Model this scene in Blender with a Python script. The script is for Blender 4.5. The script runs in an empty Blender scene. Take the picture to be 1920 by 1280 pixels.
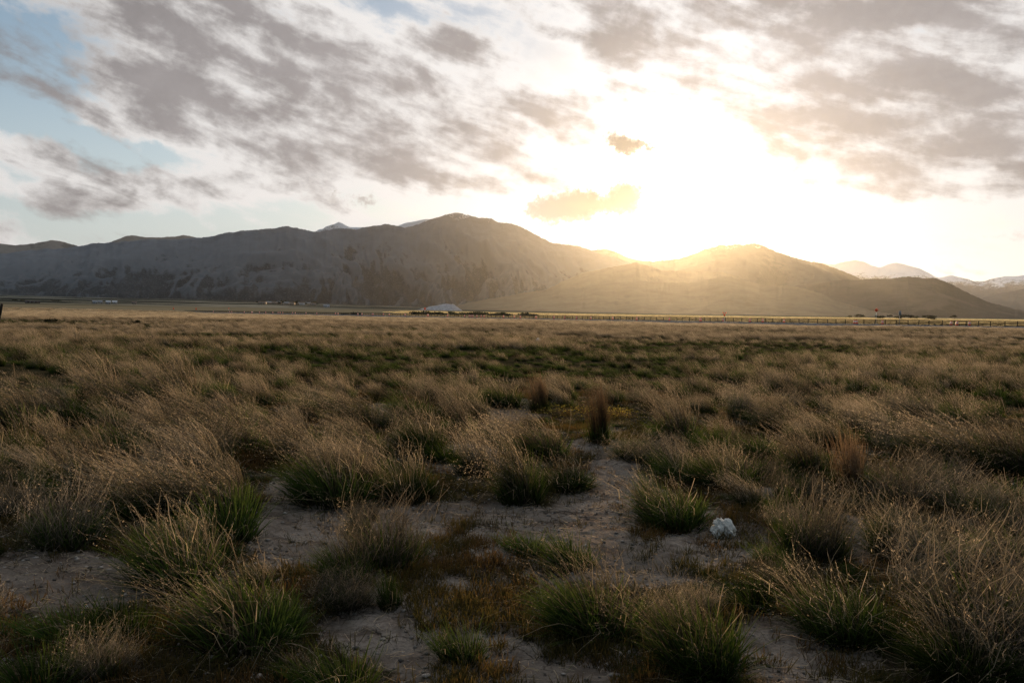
import bpy, math, random
import numpy as np
from mathutils import Vector, Matrix

# ------------------------------------------------------------------ camera
SCN = bpy.context.scene
COL = SCN.collection
F_PX = 1493.3                        # focal length in pixels of the 1920 px wide photograph
CAM_Z = 1.6
PITCH, ROLL = math.radians(1.86), math.radians(0.87)
_f = np.array([0, math.cos(PITCH), -math.sin(PITCH)])
_u0 = np.array([0, math.sin(PITCH), math.cos(PITCH)])
_x0 = np.array([1.0, 0, 0])
_r = _x0 * math.cos(ROLL) + _u0 * math.sin(ROLL)
_u = _u0 * math.cos(ROLL) - _x0 * math.sin(ROLL)
cam_d = bpy.data.cameras.new('camera')
cam_d.lens, cam_d.sensor_width = 28.0, 36.0
cam_d.clip_start, cam_d.clip_end = 0.05, 90000
cam = bpy.data.objects.new('camera', cam_d)
COL.objects.link(cam)
_m = Matrix.Identity(4)
for i in range(3):
    _m[i][0], _m[i][1], _m[i][2] = _r[i], _u[i], -_f[i]
_m[2][3] = CAM_Z
cam.matrix_world = _m
SCN.camera = cam


def ray(px, py):
    """direction through a point of the photograph (1920 x 1280)"""
    d = _f + _r * (px - 960) / F_PX + _u * (640 - py) / F_PX
    return d / np.linalg.norm(d)


def azel(px, py):
    d = ray(px, py)
    return math.atan2(d[0], d[1]), math.asin(d[2])


def on_ground(px, py, z=0.0):
    d = ray(px, py)
    t = (z - CAM_Z) / d[2]
    return d[0] * t, d[1] * t


def at_depth(px, py, D):
    """point seen at (px, py), D metres away along the ground"""
    d = ray(px, py)
    t = D / math.hypot(d[0], d[1])
    return d[0] * t, d[1] * t, CAM_Z + d[2] * t


# ------------------------------------------------------------------ sky and sun
SUN_AZ, _ = azel(1280, 450)
SUN_EL = math.radians(7.3)
SUN_STRENGTH = 5.0
SCN.view_settings.view_transform = 'Standard'
SCN.view_settings.look = 'None'
SCN.view_settings.gamma = 1
SCN.view_settings.exposure = 0.0
SCN.cycles.max_bounces = 6
SCN.cycles.diffuse_bounces = 2
SCN.cycles.glossy_bounces = 1
SCN.cycles.transmission_bounces = 3
SCN.cycles.volume_bounces = 0
SCN.cycles.transparent_max_bounces = 4
SCN.cycles.use_denoising = True
SCN.cycles.denoising_prefilter = 'NONE'
SCN.cycles.adaptive_threshold = 0.004
SCN.cycles.adaptive_min_samples = 48
SCN.cycles.sample_clamp_indirect = 4.0

sun_d = bpy.data.lights.new('sun', 'SUN')
sun_d.energy = SUN_STRENGTH
sun_d.angle = math.radians(0.5)
sun_d.color = (1.0, 0.67, 0.34)
sun = bpy.data.objects.new('sun', sun_d)
COL.objects.link(sun)
SUN_DIR = Vector((math.sin(SUN_AZ) * math.cos(SUN_EL), math.cos(SUN_AZ) * math.cos(SUN_EL), math.sin(SUN_EL)))
sun.rotation_euler = SUN_DIR.to_track_quat('Z', 'Y').to_euler()

world = bpy.data.worlds.new('World')
SCN.world = world
world.use_nodes = True
W = world.node_tree
W.nodes.clear()


class G:
    """a few shorthands for building node trees"""
    def __init__(self, tree):
        self.t = tree

    def n(self, kind, **kw):
        nd = self.t.nodes.new(kind)
        for k, v in kw.items():
            setattr(nd, k, v)
        return nd

    def put(self, sock, v):
        if hasattr(v, 'is_linked'):
            self.t.links.new(v, sock)
        elif v is not None:
            sock.default_value = v

    def math(self, op, a, b=None, c=None, clamp=False):
        nd = self.n('ShaderNodeMath', operation=op, use_clamp=clamp)
        for i, v in enumerate((a, b, c)):
            if v is not None:
                self.put(nd.inputs[i], v)
        return nd.outputs[0]

    def vmath(self, op, a, b=None):
        nd = self.n('ShaderNodeVectorMath', operation=op)
        self.put(nd.inputs[0], a)
        if b is not None:
            self.put(nd.inputs[3 if op == 'SCALE' else 1], b)
        return nd.outputs[1 if op in ('LENGTH', 'DOT_PRODUCT', 'DISTANCE') else 0]

    def noise(self, vec, scale, detail=4, rough=0.5, dist=0.0, dims='3D', color=False):
        nd = self.n('ShaderNodeTexNoise', noise_dimensions=dims)
        self.put(nd.inputs['Vector'], vec)
        nd.inputs['Scale'].default_value = scale
        nd.inputs['Detail'].default_value = detail
        nd.inputs['Roughness'].default_value = rough
        nd.inputs['Distortion'].default_value = dist
        return nd.outputs['Color' if color else 'Fac']

    def smooth(self, v, a, b, lo=0.0, hi=1.0):
        nd = self.n('ShaderNodeMapRange', interpolation_type='SMOOTHSTEP')
        self.put(nd.inputs[0], v)
        for i, x in enumerate((a, b, lo, hi)):
            self.put(nd.inputs[i + 1], x)
        return nd.outputs[0]

    def lin(self, v, a, b, lo=0.0, hi=1.0):
        nd = self.n('ShaderNodeMapRange', interpolation_type='LINEAR')
        self.put(nd.inputs[0], v)
        for i, x in enumerate((a, b, lo, hi)):
            self.put(nd.inputs[i + 1], x)
        return nd.outputs[0]

    def mix(self, fac, a, b, mode='MIX'):
        nd = self.n('ShaderNodeMix', data_type='RGBA', blend_type=mode)
        self.put(nd.inputs[0], fac)
        for s, v in ((nd.inputs[6], a), (nd.inputs[7], b)):
            self.put(s, v if hasattr(v, 'is_linked') or len(v) == 4 else (*v, 1))
        return nd.outputs[2]

    def mapping(self, vec, loc=(0, 0, 0), rot=(0, 0, 0), scale=(1, 1, 1), kind='POINT'):
        nd = self.n('ShaderNodeMapping', vector_type=kind)
        self.put(nd.inputs[0], vec)
        nd.inputs['Location'].default_value = loc
        nd.inputs['Rotation'].default_value = rot
        nd.inputs['Scale'].default_value = scale
        return nd.outputs[0]


g = G(W)
PX_RAD = 1493.3
direction = g.n('ShaderNodeTexCoord').outputs['Generated']
sep = g.n('ShaderNodeSeparateXYZ')
g.put(sep.inputs[0], direction)
az = g.math('ARCTAN2', sep.outputs[0], sep.outputs[1])
el = g.math('ARCSINE', sep.outputs[2])
comb = g.n('ShaderNodeCombineXYZ')
g.put(comb.inputs[0], g.math('MULTIPLY', az, 10.0))
g.put(comb.inputs[1], g.math('MULTIPLY', el, 10.0))
P = comb.outputs[0]                       # compass bearing and height above the horizon, in tenths of a radian
PXU = 10.0 / PX_RAD                       # one photo pixel in those units

# perspective coordinates of a cloud deck for the streaky grain
deck = g.vmath('MULTIPLY', direction, (1, 1, 0))
zc = g.math('ADD', g.math('MAXIMUM', sep.outputs[2], 0.0), 0.16)
deck = g.vmath('SCALE', deck, g.math('DIVIDE', 1.0, zc))
deck_s = g.mapping(deck, rot=(0, 0, math.radians(-40)), scale=(1.4, 0.9, 1.0), kind='TEXTURE')
streak = g.mapping(P, rot=(0, 0, math.radians(-17)), scale=(2.7, 0.9, 1.0), kind='TEXTURE')

n_warp = g.noise(P, 1.1, 3, 0.5, color=True)
warp = g.vmath('SCALE', g.vmath('SUBTRACT', n_warp, (0.5, 0.5, 0.5)), 0.62)
n_warp2 = g.noise(P, 4.5, 4, 0.6, color=True)
warp2 = g.vmath('SCALE', g.vmath('SUBTRACT', n_warp2, (0.5, 0.5, 0.5)), 0.20)
Pw = g.vmath('ADD', g.vmath('ADD', P, warp), warp2)
n_puff = g.noise(P, 11.0, 5, 0.6, color=True)
Pc = g.vmath('ADD', g.vmath('ADD', P, g.vmath('SCALE', warp2, 0.9)), g.vmath('SCALE', g.vmath('SUBTRACT', n_puff, (0.5, 0.5, 0.5)), 0.22))


def blobs(items, coord, flat=False):
    total = None
    for px, py, ax, ay, rot, wgt in items:
        a_, e_ = azel(px, py)
        v = g.mapping(coord, (a_ * 10, e_ * 10, 0), (0, 0, -math.radians(rot)), (ax * PXU, ay * PXU, 1), 'TEXTURE')
        gr = g.n('ShaderNodeTexGradient', gradient_type='SPHERICAL')
        g.put(gr.inputs[0], v)
        s = g.math('MULTIPLY', gr.outputs[1], wgt) if total is None else g.math('MULTIPLY_ADD', gr.outputs[1], wgt, total)
        total = s
    return total


DARK = [
    (330, 50, 330, 150, 14, 1.0), (520, 120, 380, 130, 18, .9), (700, 190, 380, 110, 20, .7), (600, 90, 260, 90, 15, .4),
    (250, 190, 480, 85, 14, .9), (480, 235, 430, 85, 12, .8), (640, 290, 380, 60, 12, .55), (840, 275, 340, 70, 10, .75), (1010, 295, 190, 70, 5, .7),
    (120, 300, 320, 45, 5, .5), (110, 345, 330, 70, 2, .6), (40, 385, 180, 40, 0, .35), (60, 165, 160, 60, 12, .4),
    (590, 345, 95, 60, 35, .75), (720, 325, 240, 32, 7, .5),
    (840, 85, 120, 110, 40, .65), (920, 165, 300, 95, 18, .75), (1070, 220, 110, 50, 8, .6),
    (1130, 25, 260, 110, 25, .8), (1240, 110, 190, 90, 42, .8), (1330, 20, 150, 70, 10, .35),
    (1440, 55, 240, 130, 10, .7), (1410, 120, 190, 70, 0, .45), (1620, 40, 260, 150, 0, .7), (1720, 120, 330, 210, 25, .75),
    (1560, 170, 280, 110, -8, .55), (1800, 220, 400, 150, 8, .8), (1500, 215, 210, 75, 5, .5), (1870, 60, 180, 150, 0, .4),
    (1640, 265, 420, 75, 3, .5), (1880, 300, 260, 70, 3, .6), (1500, 295, 75, 28, 0, .5),
    (1640, 350, 250, 30, 2, .5), (1905, 430, 90, 12, -3, .7),
    (70, 442, 330, 34, 3, .75),
]
CRISP = [(1055, 388, 88, 44, -4, 1.35), (1100, 385, 60, 30, 0, .7), (1172, 372, 46, 42, 0, 1.5), (1020, 392, 50, 24, -10, .6), (1140, 384, 46, 20, 5, .5),
         (1162, 266, 46, 26, 25, .9), (1195, 273, 80, 15, 3, .8), (685, 373, 42, 22, -8, .62), (872, 344, 66, 16, 3, .5), (625, 372, 42, 30, 30, .45)]
BLUE = [(60, 45, 200, 110, 5, .75), (20, 130, 140, 70, 10, .9), (20, 190, 110, 60, 0, .8), (90, 245, 200, 46, 8, .8), (230, 285, 130, 46, 10, .9),
        (820, 18, 220, 60, 3, .30), (900, 50, 170, 60, 20, .15), (990, 85, 110, 80, 35, .35), (1040, 125, 90, 50, 20, .15), (300, 425, 420, 46, 2, .75),
        (160, 405, 260, 26, 3, .4), (560, 395, 300, 40, 0, .45), (40, 330, 80, 24, 0, .3), (1700, 40, 130, 50, 30, .35), (1300, 30, 90, 40, 0, .25),
        (160, 450, 260, 30, 0, .4), (500, 20, 120, 40, 0, .2)]
dark = blobs(DARK, Pw)
crisp = blobs(CRISP, Pc)
blue = blobs(BLUE, Pw)

n_deck = g.noise(deck_s, 2.0, 7, 0.56, 0.25)
n_str = g.noise(streak, 2.5, 7, 0.55, 0.2)
n_fine = g.noise(P, 6.0, 6, 0.58)
grain = g.math('SUBTRACT', g.math('ADD', g.math('MULTIPLY', n_deck, 0.50), g.math('ADD', g.math('MULTIPLY', n_str, 1.0), g.math('MULTIPLY', n_fine, 0.20))), 0.85)
dsat = g.math('SUBTRACT', 1.0, g.math('EXPONENT', g.math('MULTIPLY', dark, -1.25)))
cover = g.math('ADD', g.math('SUBTRACT', g.math('MULTIPLY_ADD', dsat, 0.40, 0.66), blue), g.math('MULTIPLY', grain, 2.0))
cover = g.smooth(cover, 0.12, 0.70)
thick = g.math('ADD', dsat, g.math('MULTIPLY', grain, 2.5))
thick = g.smooth(thick, 0.26, 1.0)
n_tiny = g.noise(P, 16.0, 5, 0.62)
crisp_n = g.math('ADD', crisp, g.math('MULTIPLY', g.math('SUBTRACT', n_tiny, 0.5), 1.0))
crisp_t = g.smooth(crisp_n, 0.22, 0.62)
crisp_in = g.smooth(crisp_n, 0.30, 1.05)

sd = g.n('ShaderNodeVectorMath', operation='DOT_PRODUCT')
g.put(sd.inputs[0], direction)
sd.inputs[1].default_value = tuple(SUN_DIR)
theta = g.math('ARCCOSINE', g.math('MINIMUM', sd.outputs['Value'], 0.999999))
glow1 = g.math('EXPONENT', g.math('MULTIPLY', theta, -12.0))
glow2 = g.math('EXPONENT', g.math('MULTIPLY', theta, -1.15))
facing = g.smooth(theta, math.radians(50), math.radians(140), 1.0, 0.27)      # the evening sky is dimmer away from the sun

SKY_K = 0.10
sky = g.n('ShaderNodeTexSky', sky_type='NISHITA', sun_disc=False, sun_elevation=SUN_EL, sun_rotation=SUN_AZ, altitude=1300, air_density=1.0, dust_density=1.0, ozone_density=1.5)
clear = g.vmath('SCALE', g.vmath('MULTIPLY', sky.outputs[0], (1.75, 1.56, 1.42)), SKY_K)
low = g.smooth(el, 0.02, 0.30, 0.85, 0.0)
veil_col = g.vmath('SCALE', (0.86, 0.94, 1.0), g.math('MULTIPLY_ADD', glow2, 0.46, 0.38))
clear = g.mix(low, clear, veil_col)
white_lvl = g.math('MULTIPLY', facing, g.math('MULTIPLY_ADD', glow2, 0.30, 0.66))
back = g.smooth(theta, math.radians(45), math.radians(125))                        # and bluer there
tint = g.mix(back, (1.0, 0.975, 0.96), (0.60, 0.86, 1.12))
white_col = g.vmath('ADD', g.vmath('SCALE', tint, white_lvl), g.vmath('SCALE', (0.55, 0.92, 1.38), g.math('MULTIPLY', glow1, 0.9)))
tone = g.math('ADD', g.math('MULTIPLY_ADD', g.math('SUBTRACT', n_deck, 0.5), -0.9, 1.02), g.math('MULTIPLY', g.math('SUBTRACT', n_fine, 0.5), -0.25))
dark_lvl = g.math('MULTIPLY', facing, g.math('ADD', g.math('MULTIPLY', glow2, 0.30), g.math('MULTIPLY_ADD', glow1, 0.22, 0.135)))
dark_col = g.vmath('SCALE', g.mix(back, (1.0, 0.93, 0.945), (0.60, 0.84, 1.05)), g.math('MULTIPLY', dark_lvl, tone))
clear = g.vmath('ADD', clear, g.vmath('SCALE', (0.90, 0.97, 1.05), g.math('MULTIPLY', glow1, 0.9)))
lit = g.mix(cover, clear, white_col)
lit = g.mix(g.math('MULTIPLY', thick, 0.95), lit, dark_col)
crisp_deep = g.mix(g.smooth(glow1, 0.03, 0.28), (0.36, 0.335, 0.335), (0.07, 0.068, 0.068))
crisp_col = g.mix(crisp_in, g.mix(g.smooth(glow1, 0.03, 0.28), (0.62, 0.59, 0.57), (0.40, 0.38, 0.36)), crisp_deep)
lit = g.mix(g.math('MULTIPLY', crisp_t, 0.9), lit, crisp_col)
bg = g.n('ShaderNodeBackground')
g.put(bg.inputs[0], g.vmath('SCALE', lit, 1.0 / SKY_K))
bg.inputs[1].default_value = SKY_K
out = g.n('ShaderNodeOutputWorld')
W.links.new(bg.outputs[0], out.inputs[0])
world.cycles.sampling_method = 'MANUAL'
world.cycles.sample_map_resolution = 1024


# ------------------------------------------------------------------ helpers
def tag(o, label=None, cat=None, group=None, kind=None):
    for k, v in (('label', label), ('category', cat), ('group', group), ('kind', kind)):
        if v:
            o[k] = v
    return o


def mesh_np(name, verts, faces, mat=None, smooth=False, attrs=None, mats=None, fmat=None):
    """mesh from numpy arrays; faces all of one size (n, k)"""
    me = bpy.data.meshes.new(name)
    verts = np.asarray(verts, np.float32)
    faces = np.asarray(faces, np.int32)
    k = faces.shape[1]
    me.vertices.add(len(verts))
    me.vertices.foreach_set('co', verts.ravel())
    me.loops.add(faces.size)
    me.loops.foreach_set('vertex_index', faces.ravel())
    me.polygons.add(len(faces))
    me.polygons.foreach_set('loop_start', np.arange(0, faces.size, k, dtype=np.int32))
    me.polygons.foreach_set('loop_total', np.full(len(faces), k, np.int32))
    if smooth:
        me.polygons.foreach_set('use_smooth', np.ones(len(faces), bool))
    for a, v in (attrs or {}).items():
        at = me.attributes.new(a, 'FLOAT', 'POINT')
        at.data.foreach_set('value', np.asarray(v, np.float32))
    for m in (mats or ([mat] if mat else [])):
        me.materials.append(m)
    if fmat is not None:
        me.polygons.foreach_set('material_index', np.asarray(fmat, np.int32))
    me.update()
    me.validate()
    return me


def link(name, me, parent=None, loc=(0, 0, 0)):
    o = bpy.data.objects.new(name, me)
    COL.objects.link(o)
    o.location = loc
    if parent is not None:
        o.parent = parent
    return o


def empty(name, loc, rz=0.0):
    o = bpy.data.objects.new(name, None)
    COL.objects.link(o)
    o.empty_display_size = 0.2
    o.location = loc
    o.rotation_euler = (0, 0, rz)
    return o


def hash2(ix, iy, seed):
    h = (ix.astype(np.int64) * 374761393 + iy.astype(np.int64) * 668265263 + seed * 1274126177) & 0xFFFFFFFF
    h = ((h ^ (h >> 13)) * 1274126177) & 0xFFFFFFFF
    return ((h ^ (h >> 16)) & 0xFFFF) / 65535.0


def vnoise(x, y, seed=0):
    x, y = np.asarray(x, float), np.asarray(y, float)
    ix, iy = np.floor(x), np.floor(y)
    fx, fy = x - ix, y - iy
    fx, fy = fx * fx * fx * (fx * (fx * 6 - 15) + 10), fy * fy * fy * (fy * (fy * 6 - 15) + 10)
    a, b = hash2(ix, iy, seed), hash2(ix + 1, iy, seed)
    c, d = hash2(ix, iy + 1, seed), hash2(ix + 1, iy + 1, seed)
    return (a + (b - a) * fx) * (1 - fy) + (c + (d - c) * fx) * fy


def fbm(x, y, octv=5, gain=0.5, seed=0, ridged=False):
    t, a, n = 0.0, 1.0, 0.0
    for o in range(octv):
        v = vnoise(x * 2 ** o + 17.3 * o, y * 2 ** o - 9.1 * o, seed + o)
        if ridged:
            v = 1 - np.abs(2 * v - 1)
        t = t + a * v
        n += a
        a *= gain
    return t / n


def sstep(v, a, b):
    t = np.clip((v - a) / (b - a), 0, 1)
    return t * t * (3 - 2 * t)


def material(name):
    m = bpy.data.materials.new(name)
    m.use_nodes = True
    m.node_tree.nodes.clear()
    gg = G(m.node_tree)
    o = gg.n('ShaderNodeOutputMaterial')
    return m, gg, o


def principled(gg, o, color, rough=0.9, spec=0.2, bump=None, bump_s=0.3, bump_d=0.01, metal=0.0):
    b = gg.n('ShaderNodeBsdfPrincipled')
    gg.put(b.inputs['Base Color'], color if hasattr(color, 'is_linked') else (*color, 1))
    b.inputs['Roughness'].default_value = rough
    b.inputs['Specular IOR Level'].default_value = spec
    b.inputs['Metallic'].default_value = metal
    if bump is not None:
        bp = gg.n('ShaderNodeBump')
        bp.inputs['Strength'].default_value = bump_s
        bp.inputs['Distance'].default_value = bump_d
        gg.put(bp.inputs['Height'], bump)
        gg.t.links.new(bp.outputs[0], b.inputs['Normal'])
    gg.t.links.new(b.outputs[0], o.inputs[0])
    return b


def plain(name, color, rough=0.7, spec=0.3, var=0.15, scale=8.0, metal=0.0):
    m, gg, o = material(name)
    c = gg.n('ShaderNodeTexCoord').outputs['Object']
    n = gg.noise(c, scale, 4, 0.6)
    col = gg.mix(gg.smooth(n, 0.3, 0.7), tuple(x * (1 - var) for x in color), tuple(min(1, x * (1 + var)) for x in color))
    principled(gg, o, col, rough, spec, n, 0.15, 0.01, metal)
    return m


# ------------------------------------------------------------------ the lie of the land
FLAT_END = 620.0


def lerp_az(az, stops):
    return np.interp(az, [azel(p, 590)[0] for p, _ in stops], [v for _, v in stops])


# road line in plan: seen at (px), it runs away from right to left
def road_y(px):
    return 1.0 / (.00143 + 2.64e-6 * (px - 300))


_ra = np.array([road_y(2150) * (2150 - 960) / F_PX, road_y(2150)])
_rb = np.array([road_y(250) * (250 - 960) / F_PX, road_y(250)])
_rd = (_rb - _ra) / np.linalg.norm(_rb - _ra)
_rn = np.array([_rd[1], -_rd[0]])
if _rn[1] < 0:
    _rn = -_rn                         # points to the far side
ROAD_LEN = float(np.linalg.norm(_rb - _ra))


def road_offset(x, y):
    return (x - _ra[0]) * _rn[0] + (y - _ra[1]) * _rn[1]


def land(x, y):
    """height of the valley floor"""
    x, y = np.asarray(x, float), np.asarray(y, float)
    D = np.hypot(x, y)
    azm = np.arctan2(x, y)
    slope = lerp_az(azm, [(0, .0150), (500, .0145), (900, .0075), (1300, .0045), (1920, .0040)])
    z = slope * np.maximum(D - FLAT_END, 0) ** 1.0
    roll = (fbm(x / 60, y / 60, 3, .5, 5) - .5) * 0.5 * sstep(D, 25, 120) * (1 - sstep(D, 300, 600))
    roll2 = (fbm(x / 700, y / 700, 4, .5, 6) - .5) * 10 * sstep(D, 900, 2500)
    rise = .40 * sstep(D, 70, 150) * sstep(azm, .30, .50) * (1 - sstep(D, 400, 600))
    off = road_offset(x, y)
    behind = (1.0 * sstep(off, 8, 45) + .0042 * np.clip(off - 45, 0, 900)) * sstep(azm, azel(560, 590)[0], azel(800, 590)[0]) * (1 - sstep(D, 2200, 3200))
    return z + roll + roll2 + rise + behind


def bumps(x, y):
    D = np.hypot(x, y)
    w = 1 - sstep(D, 18, 40)
    b = (fbm(x * 1.1, y * 1.1, 4, .5, 1) - .5) * 0.10 + (fbm(x * 6, y * 6, 4, .6, 2) - .5) * 0.038 + (fbm(x * 30, y * 30, 2, .5, 3, True) - .6) * 0.011
    return b * w


def ground_z(x, y):
    return land(x, y) + bumps(np.asarray(x, float), np.asarray(y, float))


# where the photograph shows bare dirt, as ellipses (x, y, half width, half height) of the picture laid on the ground
CLEAR = [(560, 1000, 110, 70), (900, 985, 220, 45), (1150, 960, 110, 80), (1180, 1040, 190, 60), (1150, 885, 45, 36), (100, 1090, 190, 60), (745, 1180, 150, 45), (1500, 1240, 140, 70),
         (1620, 990, 50, 60), (955, 770, 70, 22), (730, 770, 40, 14), (1350, 1010, 90, 50), (560, 930, 60, 40), (870, 860, 70, 30), (860, 1120, 200, 150),
         (1000, 1230, 180, 90), (300, 860, 40, 12), (1440, 930, 40, 16), (1130, 840, 62, 15), (1085, 806, 66, 10)]



def to_px(x, y, z=0.0):
    v = np.array([x, y, z - CAM_Z])
    return 960 + F_PX * v.dot(_r) / v.dot(_f), 640 - F_PX * v.dot(_u) / v.dot(_f)


def many_px(x, y):
    v = np.stack([x, y, np.full_like(x, -CAM_Z)], -1)
    d = v @ _f
    return 960 + F_PX * (v @ _r) / d, 640 - F_PX * (v @ _u) / d


def bare_soil(X, Y):
    """1 on the open dirt, 0 under plants and litter"""
    out = np.zeros(X.shape)
    near = (np.hypot(X, Y) < 18) & (Y > np.abs(X) * .9)
    px, py = many_px(X[near], Y[near])
    q = np.min([((px - a) / (c * 1.12)) ** 2 + ((py - b) / (d * 1.12)) ** 2 for a, b, c, d in CLEAR], axis=0)
    out[near] = np.clip(1.5 - q, 0, 1)
    return out


def build_ground():
    azs = np.concatenate([np.radians(np.linspace(-180, -46, 60)), np.radians(np.linspace(-45, 45, 620)), np.radians(np.linspace(46, 180, 60))])
    rs = [0.3, 1.0, 1.8]
    r = 2.4
    while r < 19500:
        rs.append(r)
        r += max(0.022 if r < 12 else 0.0, r * (0.0022 if r < 12 else 0.006 if r < 40 else 0.022))
    rs = np.array(rs)
    A, R = np.meshgrid(azs, rs)
    X, Y = R * np.sin(A), R * np.cos(A)
    Z = ground_z(X, Y)
    nr, na = X.shape
    v = np.stack([X, Y, Z], -1).reshape(-1, 3)
    i = np.arange(nr * na).reshape(nr, na)
    q = np.stack([i[:-1, :-1], i[:-1, 1:], i[1:, 1:], i[1:, :-1]], -1).reshape(-1, 4)[:, ::-1]
    # dirt where nothing grows, so that the litter and crust can follow it
    m, gg, o = material('valley_soil')
    pos = gg.n('ShaderNodeNewGeometry').outputs['Position']
    flat = gg.vmath('MULTIPLY', pos, (1, 1, 0))
    dist = gg.vmath('LENGTH', flat)
    big = gg.noise(flat, 0.55, 5, 0.6)
    mid = gg.noise(flat, 4.0, 6, 0.62)
    fine = gg.noise(flat, 42.0, 4, 0.65)
    c = gg.mix(gg.smooth(mid, .36, .62), (.125, .095, .074), (.37, .305, .250))
    c = gg.mix(gg.math('MULTIPLY', gg.smooth(gg.noise(flat, 13.0, 5, .7), .50, .66), .6), c, (.10, .075, .058))
    c = gg.mix(gg.math('MULTIPLY', gg.smooth(gg.math('ADD', gg.math('MULTIPLY', big, .6), gg.math('MULTIPLY', mid, .4)), .44, .60), .75), c, (.105, .083, .065))
    c = gg.mix(gg.math('MULTIPLY', gg.smooth(fine, .48, .66), .75), c, (.15, .118, .097))
    vor = gg.n('ShaderNodeTexVoronoi', feature='DISTANCE_TO_EDGE')
    gg.put(vor.inputs['Vector'], gg.vmath('ADD', flat, gg.vmath('SCALE', gg.noise(flat, 6, 3, .5, color=True), .22)))
    vor.inputs['Scale'].default_value = 5.5
    crack = gg.math('MULTIPLY', gg.smooth(vor.outputs[0], 0.0, 0.035, 1, 0), gg.smooth(gg.noise(flat, 1.3, 2, .5), .48, .6))
    c = gg.mix(gg.math('MULTIPLY', crack, .6), c, (.055, .040, .032))
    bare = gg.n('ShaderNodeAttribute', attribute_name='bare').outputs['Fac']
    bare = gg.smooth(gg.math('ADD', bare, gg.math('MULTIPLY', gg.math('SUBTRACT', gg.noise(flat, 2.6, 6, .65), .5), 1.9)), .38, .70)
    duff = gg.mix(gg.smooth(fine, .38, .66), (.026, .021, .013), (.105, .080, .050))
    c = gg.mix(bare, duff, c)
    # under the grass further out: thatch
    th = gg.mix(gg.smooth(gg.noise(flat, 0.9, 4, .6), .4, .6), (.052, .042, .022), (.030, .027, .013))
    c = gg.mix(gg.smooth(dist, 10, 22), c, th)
    # past the road: dry gold flats, then sage and juniper on the long slope
    stretch = gg.vmath('MULTIPLY', flat, (.0009, .0024, 1))
    b1 = gg.noise(stretch, 1.0, 6, .62, .6)
    b2 = gg.noise(gg.vmath('MULTIPLY', flat, (.006, .014, 1)), 1.0, 6, .7)
    scrub = gg.smooth(gg.math('ADD', b1, gg.math('MULTIPLY', gg.math('SUBTRACT', b2, .5), .55)), .455, .505)
    bush = gg.smooth(gg.noise(flat, .06, 5, .75), .50, .60)
    pale = gg.mix(gg.math('MULTIPLY', bush, .65), (.24, .225, .18), (.12, .125, .10))
    slope_c = gg.mix(scrub, pale, (.018, .024, .022))
    gold = gg.mix(gg.smooth(b2, .4, .62), (.50, .40, .20), (.36, .29, .15))
    sp = gg.n('ShaderNodeSeparateXYZ')
    gg.put(sp.inputs[0], pos)
    east = gg.smooth(gg.math('DIVIDE', sp.outputs[0], gg.math('MAXIMUM', sp.outputs[1], 1.0)), -.16, -.02)
    gold = gg.mix(east, (.20, .17, .11), gold)
    c = gg.mix(gg.smooth(dist, 300, 420), c, gold)
    c = gg.mix(gg.smooth(gg.math('ADD', dist, gg.math('MULTIPLY', b1, 500)), 1150, 1500), c, slope_c)
    h = gg.math('ADD', gg.math('MULTIPLY', fine, .5), gg.math('MULTIPLY', mid, 1.0))
    h = gg.math('SUBTRACT', h, gg.math('MULTIPLY', crack, .5))
    principled(gg, o, c, .95, 0.0, h, 1.0, .05)
    ob = link('ground', mesh_np('ground', v, q, m, True, {'bare': bare_soil(X, Y).ravel()}))
    tag(ob, 'dry valley floor with pale cracked dirt patches', 'ground', kind='structure')


build_ground()


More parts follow.
